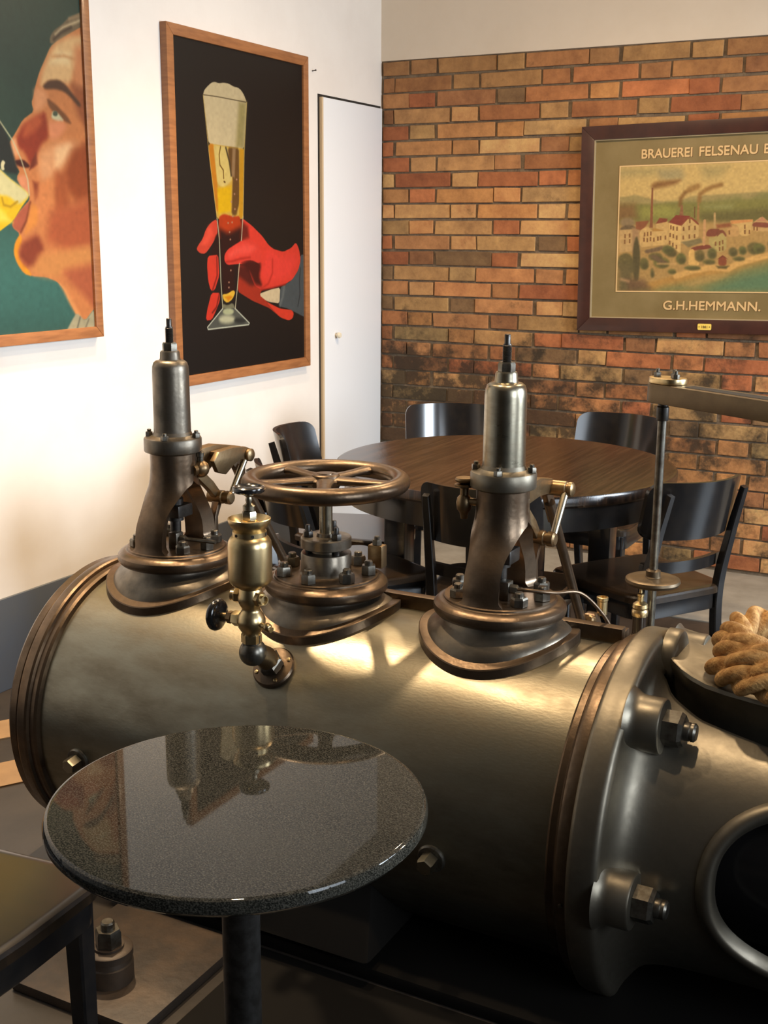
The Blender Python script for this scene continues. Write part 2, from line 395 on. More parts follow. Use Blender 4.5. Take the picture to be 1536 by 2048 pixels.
# ------------------------------------------------------------------ painted pictures (flat print, colour per vertex)
def seg_dist(px, py, pts, closed):
    d = np.full(px.shape, 1e9); n = len(pts)
    for i in range(n if closed else n - 1):
        x0, y0 = pts[i]; x1, y1 = pts[(i + 1) % n]; dx, dy = x1 - x0, y1 - y0
        L2 = dx * dx + dy * dy + 1e-9; t = np.clip(((px - x0) * dx + (py - y0) * dy) / L2, 0, 1)
        d = np.minimum(d, np.hypot(px - x0 - t * dx, py - y0 - t * dy))
    return d
def inside(px, py, pts):
    c = np.zeros(px.shape, bool); n = len(pts)
    for i in range(n):
        x0, y0 = pts[i]; x1, y1 = pts[(i + 1) % n]
        if y0 == y1: continue
        c ^= ((y0 > py) != (y1 > py)) & (px < (x1 - x0) * (py - y0) / (y1 - y0) + x0)
    return c
def smooth_poly(pts):
    # one Chaikin pass rounds the traced corners
    out = []
    for i in range(len(pts)):
        a, b = pts[i], pts[(i + 1) % len(pts)]
        k = min(.22, 9 / (math.hypot(b[0] - a[0], b[1] - a[1]) + 1e-6))
        out += [(a[0] * (1 - k) + b[0] * k, a[1] * (1 - k) + b[1] * k), (a[0] * k + b[0] * (1 - k), a[1] * k + b[1] * (1 - k))]
    return out
def paint(u0, u1, v0, v1, step, bg, layers, fn, mottle=.04, seed=1, ink=.8):
    nu = int((u1 - u0) / step) + 1; nv_ = int((v1 - v0) / step) + 1
    U, V = np.meshgrid(np.linspace(u0, u1, nu), np.linspace(v0, v1, nv_)); px = U.ravel(); py = V.ravel()
    C = np.tile(np.array(bg, float), (px.size, 1))
    for l in layers:
        if l[0] == 'p':
            _, pts, rgb, soft, al = l; soft = max(soft, step * .6); pts2 = smooth_poly(pts) if len(pts) > 4 else pts
        else:
            _, pts, rgb, wd, soft, al = l; soft = max(soft, step * .6); pts2 = pts
        X = [p[0] for p in pts]; Y = [p[1] for p in pts]; mg = soft * 2 + (l[3] if l[0] == 's' else 0)
        s = np.nonzero((px > min(X) - mg) & (px < max(X) + mg) & (py > min(Y) - mg) & (py < max(Y) + mg))[0]
        if not len(s): continue
        if l[0] == 'p':
            d = seg_dist(px[s], py[s], pts2, True); d = np.where(inside(px[s], py[s], pts2), -d, d)
        else: d = seg_dist(px[s], py[s], pts2, False) - wd / 2
        a = np.clip(.5 - d / (2 * soft), 0, 1); a = (a * a * (3 - 2 * a) * al)[:, None]
        C[s] = C[s] * (1 - a) + np.array(rgb, float) * a
    r = np.random.default_rng(seed)
    if mottle:
        g = r.normal(0, 1, (nv_ // 5 + 2, nu // 5 + 2))
        yy = np.arange(nv_) / 5; xx = np.arange(nu) / 5; yi = yy.astype(int); xi = xx.astype(int); fy = (yy - yi)[:, None]; fx = (xx - xi)[None]
        G = (g[yi][:, xi] * (1 - fx) + g[yi][:, xi + 1] * fx) * (1 - fy) + (g[yi + 1][:, xi] * (1 - fx) + g[yi + 1][:, xi + 1] * fx) * fy
        C *= (1 + mottle * G.ravel())[:, None]
    C = np.clip(C, 0, 255) / 255; C = np.where(C <= .04045, C / 12.92, ((C + .055) / 1.055) ** 2.4) * ink
    me = bpy.data.meshes.new('print')
    co = fn(px / 1000, py / 1000)
    idx = np.arange(nu * nv_).reshape(nv_, nu)
    F = np.stack([idx[:-1, :-1], idx[:-1, 1:], idx[1:, 1:], idx[1:, :-1]], -1).reshape(-1, 4)
    me.vertices.add(nu * nv_); me.vertices.foreach_set('co', co.astype(np.float32).ravel())
    me.loops.add(F.size); me.loops.foreach_set('vertex_index', F.ravel().astype(np.int32))
    me.polygons.add(len(F)); me.polygons.foreach_set('loop_start', np.arange(0, F.size, 4, dtype=np.int32))
    me.update(); me.validate()
    at = me.color_attributes.new('ink', 'FLOAT_COLOR', 'POINT')
    at.data.foreach_set('color', np.c_[C, np.ones(len(C))].astype(np.float32).ravel())
    return me
# --- pictures hang in a local frame: u right, v up, w out of the wall
def frame_rails(root, W, Hh, t, d, m):
    for q in ([(0, 0), (W, 0), (W - t, t), (t, t)], [(0, Hh), (t, Hh - t), (W - t, Hh - t), (W, Hh)], [(0, 0), (t, t), (t, Hh - t), (0, Hh)], [(W, 0), (W, Hh), (W - t, Hh - t), (W - t, t)]):
        MB().add([(u, -d0, v) for d0 in (0, d) for u, v in q], [(0, 1, 2, 3), (7, 6, 5, 4)] + [(i, i + 4, (i + 1) % 4 + 4, (i + 1) % 4) for i in range(4)]).build('frame_rail', m, root, bevel=.0025)
local = lambda w: (lambda u, v: np.stack([u, np.full(u.shape, -w), v], -1))
unshear = lambda L, k, v0: [((l[0], [(u + k * (v - v0), v) for u, v in l[1]]) + tuple(l[2:])) for l in L]
# traced colour areas of the three pictures, millimetres from the lower left corner
ART_GLOVE=[('p',[(891,483),(945,483),(941,210),(876,231),(791,258),(718,272),(730,349),(814,374),(879,428)],(74,82,84),2,1),('s',[(892,427),(883,372),(888,315),(871,265)],(40,44,46),5,3,1),('s',[(761,353),(750,309),(729,277)],(104,110,108),14,10,1),('p',[(589,332),(669,345),(730,349),(724,283),(648,292),(589,308),(570,327)],(214,192,152),2,1),('p',[(423,447),(593,444),(650,357),(590,343),(575,322),(648,286),(728,261),(822,250),(838,236),(832,216),(800,207),(738,221),(647,267),(521,303),(419,343)],(168,48,28),2,1),('p',[(423,447),(516,435),(552,371),(513,361),(421,406)],(84,24,18),14,1),('p',[(628,293),(728,261),(822,250),(838,236),(827,214),(795,208),(727,227),(667,264)],(222,62,40),2,1),('p',[(448,631),(521,601),(596,560),(644,523),(683,507),(754,496),(817,512),(854,536),(880,506),(893,461),(873,417),(825,379),(761,359),(669,348),(590,345),(542,360),(514,398),(488,446),(423,452),(350,448),(329,464),(330,489),(353,509),(407,529),(445,544)],(226,62,46),2,1),('p',[(447,621),(493,596),(501,555),(444,539)],(110,28,20),14,1),('p',[(634,507),(754,474),(837,484),(869,456),(815,396),(670,372),(592,401),(613,465)],(236,66,54),25,1),('p',[(441,452),(498,469),(564,463),(588,444),(572,402),(595,358),(542,366),(505,414)],(70,16,12),14,1),('s',[(585,348),(640,368),(671,410),(672,464)],(186,46,34),8,8,1),('s',[(590,343),(679,350),(772,361)],(150,34,24),6,5,1),('p',[(283,624),(286,564),(240,520),(205,493),(171,495),(149,510),(160,525),(190,549),(209,583),(244,611)],(206,66,46),2,1),('p',[(235,603),(199,549),(173,525),(214,525),(259,569)],(228,80,58),16,1),('p',[(271,559),(294,574),(292,479),(230,487),(257,524)],(36,12,10),6,1),('p',[(221,485),(288,489),(294,409),(263,354),(237,353),(221,391),(215,450)],(214,58,40),2,1),('s',[(279,479),(280,409),(250,357)],(120,26,18),7,5,1),('p',[(241,345),(297,343),(296,312),(268,273),(241,241),(202,241),(212,281)],(212,56,38),2,1),('s',[(293,338),(273,288),(246,269)],(110,24,16),7,5,1),('p',[(211,1089),(232,1105),(258,1121),(279,1126),(304,1123),(334,1129),(368,1129),(403,1121),(429,1121),(451,1114),(473,1096),(489,1073),(468,895),(235,899),(204,1072)],(206,188,146),2,1),('p',[(436,1068),(488,1071),(468,895),(412,895)],(160,146,92),18,1),('s',[(204,1072),(289,1074),(489,1072)],(70,56,36),3,2,1),('p',[(235,900),(468,896),(458,626),(283,624),(238,855)],(206,166,70),2,1),('p',[(235,900),(269,899),(288,756),(296,658),(281,648),(238,855)],(196,124,28),5,1),('p',[(265,897),(359,895),(390,775),(327,738),(288,756)],(214,190,112),6,1),('p',[(288,737),(380,750),(376,655),(293,643)],(222,176,12),10,1),('p',[(359,894),(434,895),(436,692),(411,636),(380,643),(390,780),(366,838)],(104,72,34),7,1),('p',[(390,894),(412,893),(403,781),(383,790)],(150,118,82),6,1),('s',[(311,893),(302,864),(306,825),(328,807),(330,777)],(112,80,28),6,2,1),('s',[(346,891),(370,838),(380,790)],(70,56,34),9,4,1),('s',[(332,765),(338,763)],(96,66,24),7,2,1),('p',[(439,892),(468,894),(457,626),(431,636)],(200,146,30),4,1),('p',[(294,629),(314,640),(336,643),(393,634),(437,638),(447,601),(440,544),(293,549)],(182,58,18),5,1),('p',[(296,589),(355,569),(446,595),(443,544),(404,447),(397,339),(319,337),(303,489)],(44,14,12),18,1),('p',[(312,337),(346,337),(387,351),(402,341),(381,314),(345,301),(320,314)],(228,180,56),3,1),('p',[(328,326),(364,330),(382,324),(354,307)],(210,130,20),6,1),('p',[(316,301),(344,292),(385,301),(400,277),(315,281)],(120,118,92),4,1),('p',[(315,282),(398,278),(499,214),(491,207),(217,205),(213,215)],(84,86,78),3,1),('p',[(390,266),(386,260),(376,256),(360,254),(343,255),(328,258),(318,263),(315,269),(319,275),(329,279),(344,281),(361,280),(376,277),(387,272)],(176,180,140),6,1),('p',[(397,235),(391,228),(375,222),(353,220),(329,222),(308,226),(294,233),(289,241),(294,248),(309,254),(331,256),(355,254),(376,250),(391,243)],(190,188,154),12,1),('p',[(475,225),(470,220),(459,217),(442,216),(424,217),(408,220),(397,225),(393,230),(397,235),(408,238),(425,239),(443,238),(459,235),(471,231)],(44,46,44),10,1),('s',[(315,282),(213,215),(217,206),(494,208),(499,214),(398,278)],(196,198,176),5,2,1),('s',[(283,626),(297,549),(304,388),(315,282)],(186,182,150),5,2,1),('s',[(459,636),(446,544),(415,354),(400,278)],(190,184,152),5,2,1),('s',[(204,1071),(238,855),(283,626)],(214,180,96),3,2,1),('s',[(489,1072),(471,894),(459,631)],(220,190,110),3,2,1),('p',[(362,610),(359,606),(354,606),(351,610),(354,613),(359,613)],(176,130,104),3,1),('p',[(389,613),(386,609),(381,609),(378,612),(381,616),(386,616)],(176,130,104),3,1),('p',[(371,575),(368,571),(363,571),(361,575),(363,578),(369,578)],(176,130,104),3,1),('p',[(376,547),(373,543),(367,543),(365,547),(368,550),(373,550)],(176,130,104),3,1),('p',[(409,663),(406,660),(401,660),(398,663),(401,667),(406,667)],(176,130,104),3,1),('p',[(406,721),(404,717),(398,717),(396,721),(398,724),(404,724)],(176,130,104),3,1),('p',[(422,776),(419,773),(414,773),(411,776),(414,780),(419,780)],(176,130,104),3,1),('p',[(377,427),(375,424),(369,424),(367,427),(369,431),(375,431)],(176,130,104),3,1),('p',[(364,381),(361,378),(356,378),(353,382),(356,385),(361,385)],(176,130,104),3,1),('p',[(363,361),(360,357),(355,358),(352,361),(355,365),(361,365)],(176,130,104),3,1),('p',[(394,635),(391,632),(386,632),(383,635),(386,639),(392,639)],(176,130,104),3,1),('p',[(385,690),(382,687),(377,687),(374,690),(377,694),(382,694)],(176,130,104),3,1),('p',[(472,544),(519,544),(576,523),(599,476),(574,450),(517,466),(460,464),(423,452),(350,448),(329,464),(330,489),(353,509),(407,529),(444,541)],(224,64,50),3,1),('p',[(352,489),(407,516),(481,529),(556,513),(508,492),(424,488),(369,473)],(240,82,68),16,1),('s',[(342,461),(378,462),(442,472),(507,476)],(176,40,30),7,7,1)]
ART_FACE=[('p',[(0,0),(1000,0),(1000,420),(0,420)],(62,112,104),220,0.95),('p',[(845,1031),(800,1011),(775,990),(735,966),(715,943),(715,921),(780,950),(854,991),(931,1049),(932,1070)],(116,98,72),4,1),('p',[(854,991),(797,962),(740,932),(715,914),(691,877),(661,833),(641,791),(629,755),(620,739),(629,714),(579,685),(548,647),(505,599),(505,574),(518,550),(556,534),(539,511),(555,486),(588,461),(590,446),(549,414),(514,382),(509,362),(542,342),(518,316),(509,285),(521,253),(548,221),(584,211),(645,207),(694,191),(728,162),(749,123),(778,77),(818,57),(864,95),(990,148),(1107,553),(1045,992),(930,1028)],(202,126,74),3,1),('p',[(740,929),(812,959),(876,968),(872,916),(820,857),(801,813),(708,808),(661,788),(672,830),(707,889)],(226,180,122),16,1),('p',[(746,904),(808,907),(797,870),(712,865)],(238,204,148),16,1),('s',[(721,886),(776,895),(823,891)],(206,150,96),8,8,1),('p',[(826,930),(891,949),(892,738),(844,744),(817,815)],(206,132,84),22,1),('p',[(801,819),(880,801),(871,672),(833,711),(806,772)],(150,84,50),20,1),('p',[(635,785),(683,780),(696,751),(655,717),(629,714)],(222,150,100),14,1),('p',[(673,794),(701,814),(747,820),(777,808),(814,778),(845,755),(836,743),(798,771),(768,786),(729,790),(683,784)],(84,56,40),7,1),('p',[(689,760),(726,744),(777,712),(799,687),(760,695),(716,717),(694,735)],(120,74,44),7,1),('p',[(712,722),(735,719),(764,695),(729,692),(703,700)],(196,190,150),6,1),('p',[(734,716),(733,712),(730,709),(725,707),(720,707),(716,708),(713,710),(712,714),(714,718),(717,721),(721,723),(726,723),(731,722),(733,719)],(74,84,66),4,1),('p',[(687,689),(753,694),(775,680),(733,640),(694,632)],(222,140,96),14,1),('p',[(578,670),(623,688),(678,719),(686,678),(687,637),(655,619),(633,582),(631,556),(604,544),(579,589),(551,602),(546,627)],(146,54,32),12,1),('p',[(585,670),(647,706),(668,687),(628,653),(575,629)],(180,84,48),14,1),('p',[(508,599),(543,632),(551,602),(556,577),(527,576),(513,570)],(226,160,112),10,1),('p',[(533,561),(570,568),(601,549),(589,541),(546,546)],(64,24,18),5,1),('p',[(630,592),(633,556),(596,536),(605,560)],(110,44,28),6,1),('p',[(645,593),(716,624),(771,633),(835,632),(799,581),(733,535),(653,500),(634,541)],(222,158,108),24,1),('p',[(715,608),(779,628),(802,619),(751,568),(710,545)],(240,190,138),16,1),('p',[(794,613),(877,640),(873,460),(805,441),(745,493),(748,536)],(150,72,36),26,1),('p',[(709,539),(764,531),(772,430),(706,396),(696,470)],(170,88,48),22,1),('p',[(608,503),(634,499),(638,453),(615,447)],(140,64,36),10,1),('p',[(539,511),(573,522),(593,503),(591,462),(555,486)],(216,140,100),8,1),('p',[(638,500),(700,513),(693,428),(627,374),(600,399)],(212,132,78),18,1),('p',[(514,382),(549,414),(588,441),(593,415),(568,373),(542,344),(510,362)],(176,92,66),6,1),('s',[(592,438),(572,383),(544,347)],(124,60,36),7,6,1),('p',[(595,436),(624,426),(620,374),(557,336),(576,378)],(220,140,66),10,1),('p',[(676,411),(873,460),(878,304),(745,288),(654,321)],(176,90,54),30,1),('p',[(542,342),(518,316),(509,285),(521,253),(548,221),(584,211),(564,237),(536,258),(528,290),(549,321)],(230,150,36),6,1),('p',[(548,316),(617,342),(644,300),(609,241),(557,242),(527,279)],(138,62,40),16,1),('p',[(620,278),(861,304),(875,254),(741,234),(691,202),(607,215),(578,226)],(206,138,78),20,1),('p',[(724,223),(874,242),(872,95),(816,143),(754,189)],(174,92,60),22,1),('p',[(698,191),(736,168),(765,122),(803,70),(778,77),(748,117),(720,163)],(222,150,90),10,1),('p',[(779,88),(818,57),(864,95),(875,20),(725,29),(752,61)],(168,160,128),5,1),('s',[(794,70),(774,26)],(110,106,88),6,5,1),('s',[(836,62),(812,24)],(120,112,92),6,5,1),('s',[(742,954),(775,979),(823,999),(855,1012)],(196,172,130),8,6,1),('s',[(733,938),(766,963),(814,985)],(66,52,40),8,8,1),('s',[(808,1010),(857,1027)],(150,124,90),10,8,1),('p',[(228,742),(480,676),(517,625),(551,521),(495,524),(468,542),(217,622)],(34,40,38),8,1),('p',[(217,627),(468,535),(507,509),(580,471),(589,456),(550,419),(514,380),(451,346),(180,249)],(226,186,28),3,1),('p',[(217,627),(468,535),(507,509),(580,471),(589,456),(543,429),(503,454),(461,457),(209,547)],(212,204,150),8,1),('p',[(458,422),(484,402),(510,377),(454,377)],(240,214,80),14,1),('s',[(474,448),(479,428),(507,423),(537,439)],(176,138,16),6,5,1),('p',[(476,548),(485,561),(497,554),(489,543),(492,531),(478,530)],(212,204,160),3,1),('s',[(234,797),(480,676),(531,621),(562,568),(586,508),(590,461)],(196,190,150),5,3,0.85)]
